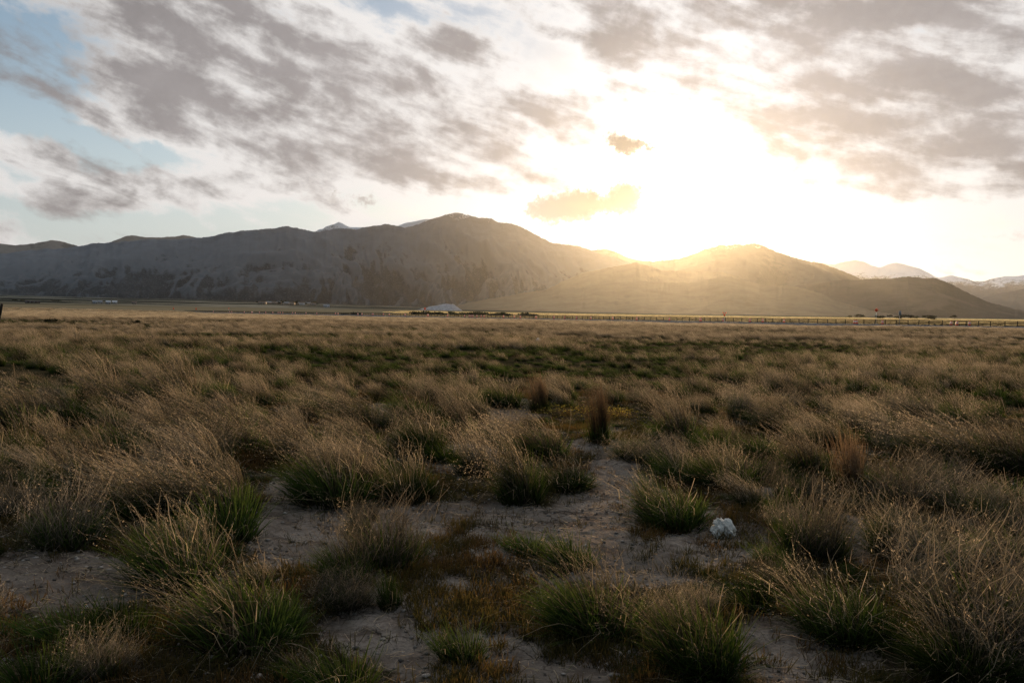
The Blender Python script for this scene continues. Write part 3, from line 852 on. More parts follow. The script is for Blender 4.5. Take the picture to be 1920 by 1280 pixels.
HAND = [
    # nearest, along the lower edge
    (60, 1290, 90, 150, 'green', 'dim green tuft cut off at the lower left corner'),
    (130, 1205, 95, 120, 'green', 'dark green tuft left of its twin, below the pale left dirt patch'),
    (225, 1200, 100, 130, 'green', 'dark green tuft with a few straw stems, right half of the lower left pair'),
    (455, 1205, 165, 235, 'mixed', 'large straw-and-green tuft leaning left above the lower edge, left of the pebbly hollow'),
    (540, 1190, 105, 80, 'green', 'green blades on the right flank of the large straw-and-green tuft'),
    (645, 1288, 125, 150, 'green', 'olive tuft at the lower edge under the pebbly hollow'),
    (868, 1236, 105, 105, 'green', 'small bright green tuft alone among orange ground herbs'),
    (733, 1145, 92, 52, 'green', 'narrow green tuft in front of the grey-tan clump'),
    (650, 1100, 105, 110, 'mixed', 'dark green foot clump left of the big grey-tan clump'),
    (725, 1065, 160, 150, 'scraggly', 'big grey-tan clump with stems swept left, centre-left of the dirt path'),
    (1312, 1265, 190, 195, 'mixed', 'large green tuft with upright straw seed stems, lowest right of centre'),
    (1118, 1185, 155, 205, 'mixed', 'wide tuft with arching straw stems right of the orange herbs'),
    (1078, 1065, 85, 115, 'green', 'bright green tuft in front of the main dirt clearing'),
    (990, 1040, 66, 90, 'green', 'shorter green tuft left of the bright green one by the clearing'),
    (1455, 1062, 66, 74, 'green', 'small green tuft right below the white crumpled bag'),
    (1575, 1195, 140, 170, 'mixed', 'dark tuft with curled pale stems at lower right beside the path'),
    (1655, 1215, 105, 95, 'green', 'dark upright green tuft right of the curled-stem tuft'),
    (1855, 1210, 195, 250, 'scraggly', 'largest tangled grey clump in the lower right corner'),
    (1800, 1275, 120, 170, 'mixed', 'dark green growth under the tangled grey clump'),
    (1910, 1265, 120, 140, 'scraggly', 'pale curled stems at the extreme lower right corner'),
    (1770, 1080, 110, 130, 'scraggly', 'tangled tan clump on the left shoulder of the big grey clump'),
    (1905, 1080, 120, 140, 'scraggly', 'curly straw clump cut by the right edge above the big grey clump'),
    # middle distance, round the clearing
    (335, 1095, 150, 170, 'mixed', 'green tuft with tangled tan crown above the dark lower left tufts'),
    (425, 1015, 115, 130, 'green', 'bright green spray of blades at the right end of the long straw mass'),
    (125, 1018, 130, 118, 'scraggly', 'pale silvery upright tuft above the left dirt patch'),
    (185, 945, 118, 150, 'wind', 'tan plume swept left behind the pale silvery tuft'),
    (265, 965, 110, 130, 'wind', 'left third of the long straw mass'),
    (345, 960, 118, 150, 'wind', 'middle third of the long straw mass'),
    (425, 965, 112, 140, 'wind', 'right third of the long straw mass, green at its foot'),
    (625, 940, 130, 165, 'mixed', 'broad dark clump with straw top left of the dirt path'),
    (565, 868, 108, 90, 'wind', 'tan plume rising behind the broad dark clump'),
    (762, 938, 110, 105, 'mixed', 'bright green tuft with thin straw stems in the centre-left'),
    (700, 930, 90, 90, 'wind', 'thin tan stems between the broad dark clump and the bright green tuft'),
    (975, 938, 172, 105, 'wind', 'tall golden plume over a dark green foot in the centre of the clearing'),
    (895, 888, 85, 95, 'wind', 'brownish tuft just left of the tall golden plume'),
    (1052, 912, 66, 125, 'mixed', 'low dark tuft with green right end, right of the tall golden plume'),
    (1022, 858, 82, 130, 'wind', 'tan sheaf behind the tall golden plume'),
    (833, 862, 55, 85, 'green', 'low green patch between tan tufts left of the golden plume'),
    (1120, 835, 118, 66, 'russet', 'upright russet sheaf standing alone behind the clearing'),
    (1008, 772, 78, 56, 'russet', 'slim orange-brown tuft behind the clearing, left of the russet sheaf'),
    (1080, 778, 26, 100, 'herb', 'low yellow-tipped weeds left of the russet sheaf'),
    (1150, 782, 26, 70, 'herb', 'low yellow-tipped weeds right behind the russet sheaf'),
    (1262, 982, 112, 145, 'mixed', 'round dark green tuft left of the white crumpled bag'),
    (1225, 955, 90, 70, 'green', 'brighter green blades on the left side of the round dark green tuft'),
    (1358, 912, 88, 120, 'mixed', 'olive tuft with tan stems behind the white crumpled bag'),
    (1210, 862, 62, 120, 'scraggly', 'grey wispy tuft right of the russet sheaf'),
    (1272, 825, 90, 110, 'wind', 'tan-brown tuft behind the grey wispy tuft'),
    (1400, 988, 48, 90, 'weed', 'orange-olive weeds right beside the white crumpled bag'),
    (1525, 1045, 150, 125, 'scraggly', 'domed grey tuft with glowing straw top right of the bag'),
    (1472, 970, 62, 70, 'green', 'low green blades behind the domed grey tuft'),
    (1695, 1045, 118, 125, 'mixed', 'dark olive tuft right of the small dirt gap at right'),
    (1590, 925, 112, 84, 'russet', 'dark russet tuft above the small dirt gap at right'),
    (1512, 890, 105, 95, 'wind', 'golden-stemmed plume left of the dark russet tuft'),
    (1690, 928, 84, 140, 'scraggly', 'tangled pale tuft right of the dark russet tuft'),
    (1620, 960, 60, 90, 'mixed', 'small olive tuft at the top of the right dirt gap'),
    (1795, 868, 96, 150, 'wind', 'brown plume laid left in the right middle field'),
    (1905, 890, 120, 110, 'wind', 'tall dark brown plume at the right edge'),
    (1815, 965, 80, 120, 'scraggly', 'grey tuft below the brown plume at right'),
    (1890, 985, 80, 100, 'mixed', 'olive tuft at the right edge above the curly straw clump'),
    (30, 868, 92, 90, 'mixed', 'green-and-tan tuft at the left edge behind the tan plume'),
    (20, 945, 46, 90, 'weed', 'orange-olive weeds at the left edge'),
    (232, 850, 74, 120, 'mixed', 'dark domed tuft behind the long straw mass'),
    (350, 832, 70, 110, 'wind', 'straw plume right of the dark domed tuft'),
    (430, 822, 92, 125, 'wind', 'large straw dome left of centre'),
    (395, 900, 96, 130, 'wind', 'long wispy stems between straw mass and straw dome'),
    (480, 870, 42, 80, 'weed', 'orange-brown weeds under the straw dome'),
    (30, 808, 96, 130, 'wind', 'tan plume at the left edge, second row'),
    (110, 795, 72, 120, 'wind', 'tan plume second from the left edge, second row'),
    (190, 748, 62, 90, 'wind', 'tan dome behind the second-row plumes'),
    (255, 768, 72, 100, 'wind', 'tan plume left of the straw dome'),
    (335, 762, 80, 110, 'wind', 'broad tan plume behind the straw dome'),
    (675, 792, 70, 110, 'wind', 'grey-tan tuft left of the bare centre strip'),
    (772, 782, 64, 90, 'mixed', 'green-footed tan tuft beside the bare centre strip'),
    (880, 768, 58, 70, 'mixed', 'green tuft left in the row behind the bare centre strip'),
    (945, 760, 58, 80, 'mixed', 'green tuft right in the row behind the bare centre strip'),
    (865, 810, 60, 70, 'wind', 'thin tan tuft just left of the bare centre strip'),
    (1335, 850, 60, 90, 'green', 'green patch between the olive and tan-brown tufts'),
]
def clear_at(px, py, grow=1.0):
    return min(((px - a) / (c * grow)) ** 2 + ((py - b) / (d * grow)) ** 2 for a, b, c, d in CLEAR)


for px, py, hp, wp, kind, lab in HAND:
    tuft(px, py, hp, wp, kind, lab, name='weed_patch' if kind in ('herb', 'weed') else 'grass_tuft', group='low weed patches' if kind in ('herb', 'weed') else 'grass tufts on the open ground near the camera')

# the tufts between them, out to where the field closes into one mass
MARKS = [(on_ground(px, py), s) for px, py, s in (
    (1120, 835, 'the upright russet sheaf'), (975, 938, 'the tall golden plume'), (430, 822, 'the large straw dome'), (345, 960, 'the long straw mass'), (232, 850, 'the dark domed tuft'),
    (1272, 825, 'the tan-brown tuft'), (1358, 912, 'the olive tuft behind the bag'), (1590, 925, 'the dark russet tuft'), (1795, 868, 'the brown plume at right'),
    (1695, 1045, 'the dark olive tuft at right'), (675, 792, 'the grey-tan tuft by the bare strip'), (772, 782, 'the green-footed tan tuft'), (1008, 772, 'the slim orange-brown tuft'),
    (110, 795, 'the left second-row plume'), (335, 762, 'the broad tan plume'), (565, 868, 'the plume behind the dark clump'), (1512, 890, 'the golden-stemmed plume'),
    (1905, 890, 'the dark plume at the right edge'), (1690, 928, 'the tangled pale tuft'), (625, 940, 'the broad dark clump'), (30, 868, 'the green-and-tan left edge tuft'),
    (762, 938, 'the bright green centre-left tuft'), (880, 768, 'the green row behind the strip'), (1525, 1045, 'the domed grey tuft'))]
WORDS = {'wind': ('straw tuft swept left', 'tan windblown tuft'), 'mixed': ('green-footed straw tuft', 'dark tuft with straw stems'), 'green': ('low green tuft', 'fresh green tuft'),
         'scraggly': ('grey tangled tuft', 'weathered grey tuft')}
used_labels = set()


def fill_label(x, y, kind):
    order = sorted(MARKS, key=lambda m_: math.hypot(m_[0][0] - x, m_[0][1] - y))
    D = math.hypot(x, y)
    for far in ('', 'further '):
        for (mx, my), s in order:
            dx, dy = x - mx, y - my
            if abs(dx) > abs(dy):
                rel = 'right of' if dx > 0 else 'left of'
                if far:
                    rel = 'further ' + rel if far else rel
            else:
                rel = ('behind' if dy > 0 else 'in front of')
                rel = ('well ' if far else 'close ') + rel
            for wd in WORDS[kind]:
                lab = f'{wd} {rel} {s}'
                if lab not in used_labels:
                    used_labels.add(lab)
                    return lab
    return f'{WORDS[kind][0]} in the middle field'


placed = 0
cand = 0
D_NEAR = 15.5
while placed < 175 and cand < 16000:
    cand += 1
    py = RNG.uniform(738, 1290)
    px = RNG.uniform(-60, 1980)
    x, y = on_ground(px, py)
    D = math.hypot(x, y)
    if D > D_NEAR or RNG.uniform() > max(.14, (D / D_NEAR) ** 1.3) or clear_at(px, py, 1.0) < 1 or (D < 8 and clear_at(px, py - 45, 1.0) < .9):
        continue
    if (abs(px - 1120) < 70 and 785 < py < 905) or (abs(px - 930) < 95 and 850 < py < 960):
        continue
    rad = RNG.uniform(.13, .26) * (1 if D > 7 else .62)
    if any((x - a) ** 2 + (y - b) ** 2 < ((r_ + rad) * .80) ** 2 for a, b, r_ in TUFTS):
        continue
    kind = RNG.choice(['mixed', 'green', 'scraggly'], p=[.4, .35, .25]) if D < 7 else RNG.choice(['wind', 'mixed', 'green', 'scraggly'], p=[.38, .32, .12, .18] if px < 1200 else [.34, .26, .10, .30])
    h = rad * 2 * RNG.uniform(.85, 1.25) * (.6 if kind == 'green' else 1)
    tuft(px, py, h / D * F_PX, rad * 2.3 / D * F_PX, kind, fill_label(x, y, kind))
    placed += 1
print('tufts', len(TUFTS))


# ------------------------------------------------------------------ the closed field beyond: one mass of grass
def lod_mesh(name, n_dry, n_green, S, dry_w, green_w, dry=M_DRY, seeds=0, wide=1.0, tall=1.0, wind=.55, gh=.5):
    r = np.random.default_rng(sum(map(ord, name)))
    ps, fm = [], []
    p, a = ribbons(r, n_dry, S, .24 * wide, 1.15 * tall, .28, wind, .05, dry_w, .03)
    ps.append(a); fm.append(np.zeros(len(a[1]), int))
    if seeds:
        f = flecks(r, p, seeds, .016, .5, .02)
        ps.append(f); fm.append(np.full(len(f[1]), 2))
    if n_green:
        _, b = ribbons(r, n_green, S, .28 * wide, gh, .42, .15, .10, green_w)
        ps.append(b); fm.append(np.ones(len(b[1]), int))
    v, q, al, t = merge(ps)
    return mesh_np(name, v, q, None, False, {'along': al, 'tone': t}, [dry, M_GREEN, M_SEED], np.concatenate(fm))


LOD = []
for k in range(4):
    LOD.append(lod_mesh(f'field tuft straw {k}', 170, 330, 4, .0135, .018, seeds=2, wind=[.3, .45, .6, .4][k], gh=.66))                       # 0-3
for k in range(2):
    LOD.append(lod_mesh(f'field tuft mixed {k}', 90, 420, 4, .012, .017, seeds=3, wind=.4, gh=.72))       # 4-5
LOD.append(lod_mesh('field tuft green', 25, 400, 4, .011, .020, wind=.3, gh=.80))                          # 6
LOD.append(lod_mesh('field tuft grey', 230, 300, 4, .012, .017, M_GREY, seeds=2, wind=.25))                # 7
for k in range(3):
    LOD.append(lod_mesh(f'far tuft straw {k}', 130, 110, 3, .020, .024, M_MID, seeds=1))                            # 8-10
LOD.append(lod_mesh('far tuft green', 30, 150, 3, .020, .028, wind=.3, gh=.7))                              # 11
for k in range(3):
    LOD.append(lod_mesh(f'distant clump {k}', 130, 20, 2, .034, .04, M_FIELD, wide=2.2, tall=1.0))                   # 12-14
LOD.append(lod_mesh('gold clump', 150, 0, 2, .036, .04, M_GOLD, wide=2.4, tall=1.0))                     # 15
lod_objs = [bpy.data.objects.new(m_.name, m_) for m_ in LOD]


def field_points():
    r = np.random.default_rng(99)
    xs, ys, ids, sx, sz, rot = [], [], [], [], [], []

    def scatter(D0, D1, dens, kinds, size, hmul, half=math.radians(50), gap=.9):
        st = dens ** -.5                                   # a jittered grid, so that clumps keep their distance
        X, Y = np.meshgrid(np.arange(-D1 * math.sin(half), D1 * math.sin(half), st), np.arange(D0 * .6, D1, st))
        X[1::2] += st * .5
        x = (X + r.uniform(-.36, .36, X.shape) * st).ravel()
        y = (Y + r.uniform(-.36, .36, X.shape) * st).ravel()
        D = np.hypot(x, y)
        ok = (D > D0) & (D < D1) & (np.abs(np.arctan2(x, y)) < half)
        x, y, D = x[ok], y[ok], D[ok]
        n = len(x)
        tuftiness = fbm(x / 2.2, y / 2.2, 2, .5, 31)
        keep = r.uniform(0, 1, n) < np.clip((tuftiness - .18) * 3.6, .25, 1)
        x, y, D = x[keep], y[keep], D[keep]
        if D0 < 30:
            P_ = np.array([to_px(a_, b_) for a_, b_ in zip(x, y)])
            ok = np.array([clear_at(p[0], p[1], 1.1) > 1 for p in P_])
            if D0 < D_NEAR + .1:
                tf = np.array(TUFTS)
                dd = ((x[:, None] - tf[None, :, 0]) ** 2 + (y[:, None] - tf[None, :, 1]) ** 2) / (tf[None, :, 2] * gap + .02) ** 2
                ok &= dd.min(1) > 1
            x, y, D = x[ok], y[ok], D[ok]
        n = len(x)
        green = fbm(x / 14 + 3, y / 5, 3, .55, 77) + (.06 * (1 - sstep(x, -10, 20)) * sstep(D, 20, 30) * (1 - sstep(D, 90, 130)))
        g_on = green > .585
        straw, mixed, grn = kinds
        u = r.uniform(0, 1, n)
        idx = r.choice(straw, n)
        if mixed:
            idx = np.where(u < .50, r.choice(mixed, n), idx)
        idx = np.where(g_on & (u > .25) | (u > .975), r.choice(grn, n), idx)
        s = size * r.uniform(.65, 1.35, n) * (.85 + .5 * (fbm(x / 9, y / 9, 2, .5, 13) - .5) * 2)
        hz = s * hmul * r.uniform(.75, 1.2, n)
        hz = np.where(np.isin(idx, grn), hz * .55, hz)
        xs.append(x); ys.append(y); ids.append(idx); sx.append(s); sz.append(hz); rot.append(r.uniform(-.45, .45, n))

    scatter(2.6, D_NEAR, 16.0, ([4, 5, 7], [4, 5], [6]), .17, .62, gap=.5)
    scatter(D_NEAR - 1.0, 26, 2.9, ([0, 1, 2, 3, 7], [4, 5], [6]), .46, 1.05)
    scatter(26, 55, 2.5, ([0, 1, 2, 3, 7], [4, 5], [6]), .48, .95)
    scatter(55, 150, 1.6, ([8, 9, 10], None, [11]), .64, .75)
    scatter(150, 330, .40, ([12, 13, 14], None, [11]), 1.15, .42)
    scatter(330, 640, .26, ([12, 13, 14], None, [12]), 1.5, .30)
    scatter(640, 950, .10, ([12, 13, 14], None, [12]), 2.2, .30)
    return [np.concatenate(v) for v in (xs, ys, ids, sx, sz, rot)]


def build_field():
    x, y, idx, s, h, rot = field_points()
    # nothing grows on the road and its shoulders
    gold = (road_offset(x, y) > 0) & (x / y > -.17 + .05 * fbm(x / 60, y / 60, 2, .5, 3))
    idx = np.where(gold, 15, idx)
    h = np.where(gold, h * .8, h)
    keep = (np.abs(road_offset(x, y)) > 7.4) & ((y < 640) | gold)
    x, y, idx, s, h, rot = (v[keep] for v in (x, y, idx, s, h, rot))
    me = bpy.data.meshes.new('grass')
    me.vertices.add(len(x))
    me.vertices.foreach_set('co', np.stack([x, y, ground_z(x, y) - .01], -1).astype(np.float32).ravel())
    for nm, tp, v in (('pick', 'INT', idx.astype(np.int32)), ('wide', 'FLOAT', s.astype(np.float32)), ('tall', 'FLOAT', h.astype(np.float32)), ('yaw', 'FLOAT', rot.astype(np.float32))):
        a = me.attributes.new(nm, tp, 'POINT')
        a.data.foreach_set('value', v)
    ob = link('grass', me)
    tag(ob, 'dense straw and green bunchgrass filling the field out to the road', 'grass', kind='stuff')
    t = bpy.data.node_groups.new('grass field', 'GeometryNodeTree')
    t.interface.new_socket('Geometry', in_out='INPUT', socket_type='NodeSocketGeometry')
    t.interface.new_socket('Geometry', in_out='OUTPUT', socket_type='NodeSocketGeometry')
    gi, go = t.nodes.new('NodeGroupInput'), t.nodes.new('NodeGroupOutput')
    iop = t.nodes.new('GeometryNodeInstanceOnPoints')
    iop.inputs['Pick Instance'].default_value = True

    def attr(nm, tp):
        n = t.nodes.new('GeometryNodeInputNamedAttribute')
        n.data_type = tp
        n.inputs['Name'].default_value = nm
        return n.outputs['Attribute']
    join = t.nodes.new('GeometryNodeJoinGeometry')
    for o in reversed(lod_objs):                     # joined last to first, so that the first one gets index 0
        n = t.nodes.new('GeometryNodeObjectInfo')
        n.inputs['Object'].default_value = o
        n.inputs['As Instance'].default_value = True
        t.links.new(n.outputs['Geometry'], join.inputs[0])
    t.links.new(gi.outputs[0], iop.inputs['Points'])
    t.links.new(join.outputs[0], iop.inputs['Instance'])
    t.links.new(attr('pick', 'INT'), iop.inputs['Instance Index'])
    cr = t.nodes.new('ShaderNodeCombineXYZ')
    t.links.new(attr('yaw', 'FLOAT'), cr.inputs[2])
    t.links.new(cr.outputs[0], iop.inputs['Rotation'])
    cs = t.nodes.new('ShaderNodeCombineXYZ')
    w_ = attr('wide', 'FLOAT')
    t.links.new(w_, cs.inputs[0]); t.links.new(w_, cs.inputs[1])
    t.links.new(attr('tall', 'FLOAT'), cs.inputs[2])
    t.links.new(cs.outputs[0], iop.inputs['Scale'])
    t.links.new(iop.outputs[0], go.inputs[0])
    md = ob.modifiers.new('grass field', 'NODES')
    md.node_group = t
    print('field tufts', len(x))


build_field()


# ------------------------------------------------------------------ litter, herbs and stones on the bare ground
ORANGE = [(900, 1120, 150, 110, 1.0), (1000, 1230, 210, 80, 1.0), (860, 1030, 90, 40, .9), (780, 1080, 70, 60, .7), (620, 1250, 150, 40, .8), (420, 1260, 180, 40, .6), (1250, 1080, 70, 40, .8),
          (1360, 1015, 60, 28, .8), (1400, 960, 60, 30, .8), (1235, 1010, 60, 24, .7), (1620, 940, 40, 30, .4), (1680, 1080, 60, 40, .6), (1760, 1240, 120, 60, .6), (490, 880, 60, 22, .9),
          (40, 930, 80, 40, .8), (1080, 800, 80, 20, .9), (1230, 790, 50, 12, .7), (830, 905, 60, 24, .7), (700, 800, 100, 14, .6), (600, 800, 120, 14, .6), (1020, 1290, 280, 50, 1.0), (880, 990, 50, 14, .7),
          (1430, 1080, 60, 30, .6), (300, 1230, 140, 50, .5), (960, 1090, 90, 40, .8), (1450, 1245, 80, 36, .7), (1190, 1265, 130, 36, .9), (1400, 1150, 60, 36, .6), (690, 1120, 60, 24, .5), (60, 1180, 70, 30, .5), (1560, 1265, 70, 24, .6)]


def visible_patch(n, r, D1=16.0, pw=1.0):
    half = math.radians(45)
    D = 2.9 + (D1 - 2.9) * r.uniform(0, 1, n) ** pw
    a = r.uniform(-half, half, n)
    return D * np.sin(a), D * np.cos(a)


def build_cover():
    r = np.random.default_rng(5)
    x, y = visible_patch(235000, r, 17, .85)
    px, py = many_px(x, y)
    dens = np.where(np.array([clear_at(a, b) for a, b in zip(px, py)]) > 1, .62, .05)
    for a, b, c, d, w in ORANGE:
        q = ((px - a) / c) ** 2 + ((py - b) / d) ** 2
        dens = np.maximum(dens, w * np.clip(1.35 - q, 0, 1))
    clump = fbm(x * 3.2, y * 3.2, 3, .6, 8)
    keep = r.uniform(0, 1, len(x)) < dens * np.clip((clump - .36) * 5.0, 0, 1)
    x, y = x[keep], y[keep]
    n = len(x)
    z = ground_z(x, y)
    ps = []
    k = 7
    xr, yr, zr = (np.repeat(v, k) for v in (x, y, z))
    m = n * k
    ang = r.uniform(0, 2 * np.pi, m)
    tl = np.abs(r.normal(.55, .35, m))
    L = r.uniform(.022, .075, m) * np.repeat(r.uniform(.6, 1.5, n), k)
    d = np.stack([np.sin(tl) * np.cos(ang), np.sin(tl) * np.sin(ang), np.cos(tl)], -1)
    root = np.stack([xr + r.normal(0, .014, m), yr + r.normal(0, .014, m), zr - .004], -1)
    th = r.uniform(0, np.pi, m)
    side = np.stack([np.cos(th), np.sin(th), np.zeros(m)], -1)
    w = r.uniform(.0012, .0026, m)[:, None]
    tip = root + d * L[:, None]
    mid = root + d * L[:, None] * .55 + r.normal(0, .004, (m, 3))
    V = np.stack([root - side * w * .5, root + side * w * .5, mid + side * w, mid - side * w, tip + side * w * .5, tip - side * w * .5], 1).reshape(-1, 3)
    i = np.arange(m * 6).reshape(m, 6)
    Q = np.concatenate([i[:, [0, 1, 2, 3]], i[:, [3, 2, 4, 5]]])
    al = np.tile([0, 0, .6, .6, 1, 1], m)
    tone = np.repeat(np.clip(np.repeat(fbm(x * 1.6, y * 1.6, 3, .6, 4) * 2.6 - .8, k) + r.uniform(-.3, .5, m), 0, 1), 6)
    me = mesh_np('ground_herbs', V, Q, M_HERB, False, {'along': al, 'tone': tone})
    tag(link('ground_herbs', me), 'low orange-brown herbs matting the dirt between the near tufts', 'ground cover', kind='stuff')
    print('herbs', n)
    # straw lying about
    x, y = visible_patch(20000, r, 17, .8)
    n = len(x)
    S = 3
    ang = r.normal(math.pi, .9, n)
    L = r.uniform(.025, .13, n)
    bend = r.normal(0, .35, n)
    s = np.linspace(0, 1, S + 1)
    P_ = np.zeros((n, S + 1, 3))
    P_[:, :, 0] = x[:, None] + L[:, None] * s * np.cos(ang[:, None] + bend[:, None] * s)
    P_[:, :, 1] = y[:, None] + L[:, None] * s * np.sin(ang[:, None] + bend[:, None] * s)
    P_[:, :, 2] = ground_z(P_[:, :, 0], P_[:, :, 1]) + .004 + r.uniform(0, .012, (n, 1)) + np.abs(r.normal(0, .006, (n, S + 1)))
    sd = np.stack([-np.sin(ang), np.cos(ang), r.normal(0, .5, n)], -1)[:, None, :] * (r.uniform(.0007, .0017, n)[:, None, None])
    V = np.stack([P_ - sd, P_ + sd], 2).reshape(-1, 3)
    i = np.arange(n * (S + 1) * 2).reshape(n, S + 1, 2)
    Q = np.stack([i[:, :-1, 0], i[:, :-1, 1], i[:, 1:, 1], i[:, 1:, 0]], -1).reshape(-1, 4)
    me = mesh_np('straw_litter', V, Q, M_SEED, False, {'along': np.full(len(V), .8), 'tone': np.repeat(r.uniform(0, 1, n), (S + 1) * 2)})
    tag(link('straw_litter', me), 'thin broken straw scattered over the bare dirt', 'straw litter', kind='stuff')
    # pebbles and crumbs of soil
    x, y = visible_patch(30000, r, 14, .75)
    n = len(x)
    base = np.array([(0, 0, 1), (.9, 0, .2), (.28, .85, .25), (-.73, .53, .2), (-.73, -.53, .25), (.28, -.85, .2), (.5, .36, -.6), (-.5, .3, -.6), (0, -.6, -.6)])
    tri = np.array([(0, 1, 2), (0, 2, 3), (0, 3, 4), (0, 4, 5), (0, 5, 1), (1, 6, 2), (2, 6, 7), (2, 7, 3), (3, 7, 4), (4, 7, 8), (4, 8, 5), (5, 8, 1), (1, 8, 6), (6, 8, 7)])
    sz = .003 + .015 * r.uniform(0, 1, n) ** 3.5
    V = base[None] * (1 + r.normal(0, .16, (n, 9, 3))) * sz[:, None, None] * np.stack([r.uniform(.8, 1.5, n), r.uniform(.8, 1.4, n), r.uniform(.5, .9, n)], -1)[:, None, :]
    V = V + np.stack([x, y, ground_z(x, y) + sz * .25], -1)[:, None, :]
    F = (tri[None] + (np.arange(n) * 9)[:, None, None]).reshape(-1, 3)
    m_, gg, o = material('pebble')
    t_ = gg.n('ShaderNodeAttribute', attribute_name='tone').outputs['Fac']
    c = gg.mix(t_, (.08, .066, .055), (.40, .34, .29))
    principled(gg, o, c, .85, .2)
    me = mesh_np('gravel', V.reshape(-1, 3), F, m_, False, {'tone': np.repeat(r.uniform(0, 1, n) ** 1.6, 9)})
    tag(link('gravel', me), 'small pebbles and soil crumbs on the dirt clearings', 'gravel', kind='stuff')


build_cover()


# ------------------------------------------------------------------ road, fence and what stands along it
def box(x0, x1, y0, y1, z0, z1):
    v = np.array([(x, y, z) for x in (x0, x1) for y in (y0, y1) for z in (z0, z1)], float)
    f = np.array([(0, 1, 3, 2), (4, 6, 7, 5), (0, 4, 5, 1), (2, 3, 7, 6), (0, 2, 6, 4), (1, 5, 7, 3)])
    return v, f


def joined(pieces):
    V, F, n = [], [], 0
    for v, f in pieces:
        V.append(np.asarray(v, float)); F.append(np.asarray(f) + n)
        n += len(v)
    return np.concatenate(V), np.concatenate(F)


def lathe(profile, n=14):
    """closed turned shape from (radius, height) pairs; quads only"""
    a = np.linspace(0, 2 * np.pi, n, endpoint=False)
    pr = np.array([(1e-4, profile[0][1])] + list(profile) + [(1e-4, profile[-1][1])])
    v = np.stack([pr[:, None, 0] * np.cos(a), pr[:, None, 0] * np.sin(a), np.broadcast_to(pr[:, 1:2], (len(pr), n))], -1).reshape(-1, 3)
    i = np.arange(len(v)).reshape(len(pr), n)
    j = np.roll(i, -1, 1)
    return v, np.stack([i[:-1], j[:-1], j[1:], i[1:]], -1).reshape(-1, 4)


def along_road(s, off=0.0):
    """s metres from the near (right) end"""
    p = _ra + _rd * s + _rn * off
    return float(p[0]), float(p[1])


_S_OF = lambda px: float(np.dot(np.array([road_y(px) * (px - 960) / F_PX, road_y(px)]) - _ra, _rd))


def road_z(s):
    return np.interp(s, [_S_OF(2150), _S_OF(1920), _S_OF(1400), _S_OF(1000), _S_OF(600), _S_OF(250)], [.92, .86, .76, .70, .70, .62])


M_ASPHALT = plain('asphalt', (.055, .058, .062), .9, .2, .25, .5)
M_BANK = plain('embankment_gravel', (.105, .115, .125), .95, .1, .3, .8)
M_FENCE = plain('dark_fence_wood', (.020, .017, .014), .8, .2, .3, 3)
M_ORANGE = plain('safety_orange_plastic', (.90, .10, .02), .5, .4, .08, 4)
M_WHITEBAND = plain('reflective_white_band', (.80, .80, .78), .4, .5, .05, 6)
M_RUBBER = plain('black_rubber_base', (.02, .02, .02), .8, .2, .2, 6)
M_STEEL = plain('galvanised_steel', (.33, .34, .35), .5, .5, .15, 6)
M_SIGNGREY = plain('sign_back_blue_grey', (.16, .20, .25), .5, .4, .1, 6)


def build_road():
    s = np.arange(-20, ROAD_LEN, 6.0)
    z = road_z(s)
    rows = [(-7.6, -.9), (-4.4, 0.0), (4.4, 0.0), (7.4, -.7)]
    P_ = np.array([[(*along_road(a, off), zz + dz) for off, dz in rows] for a, zz in zip(s, z)])
    i = np.arange(len(s) * 4).reshape(-1, 4)
    q = np.concatenate([np.stack([i[:-1, k], i[1:, k], i[1:, k + 1], i[:-1, k + 1]], -1) for k in (0, 1, 2)])
    fm = np.repeat([1, 0, 1], len(s) - 1)
    me = mesh_np('road', P_.reshape(-1, 3), q, None, False, mats=[M_ASPHALT, M_BANK], fmat=fm)
    tag(link('road', me), 'raised grey road crossing behind the grass field', 'road', kind='structure')


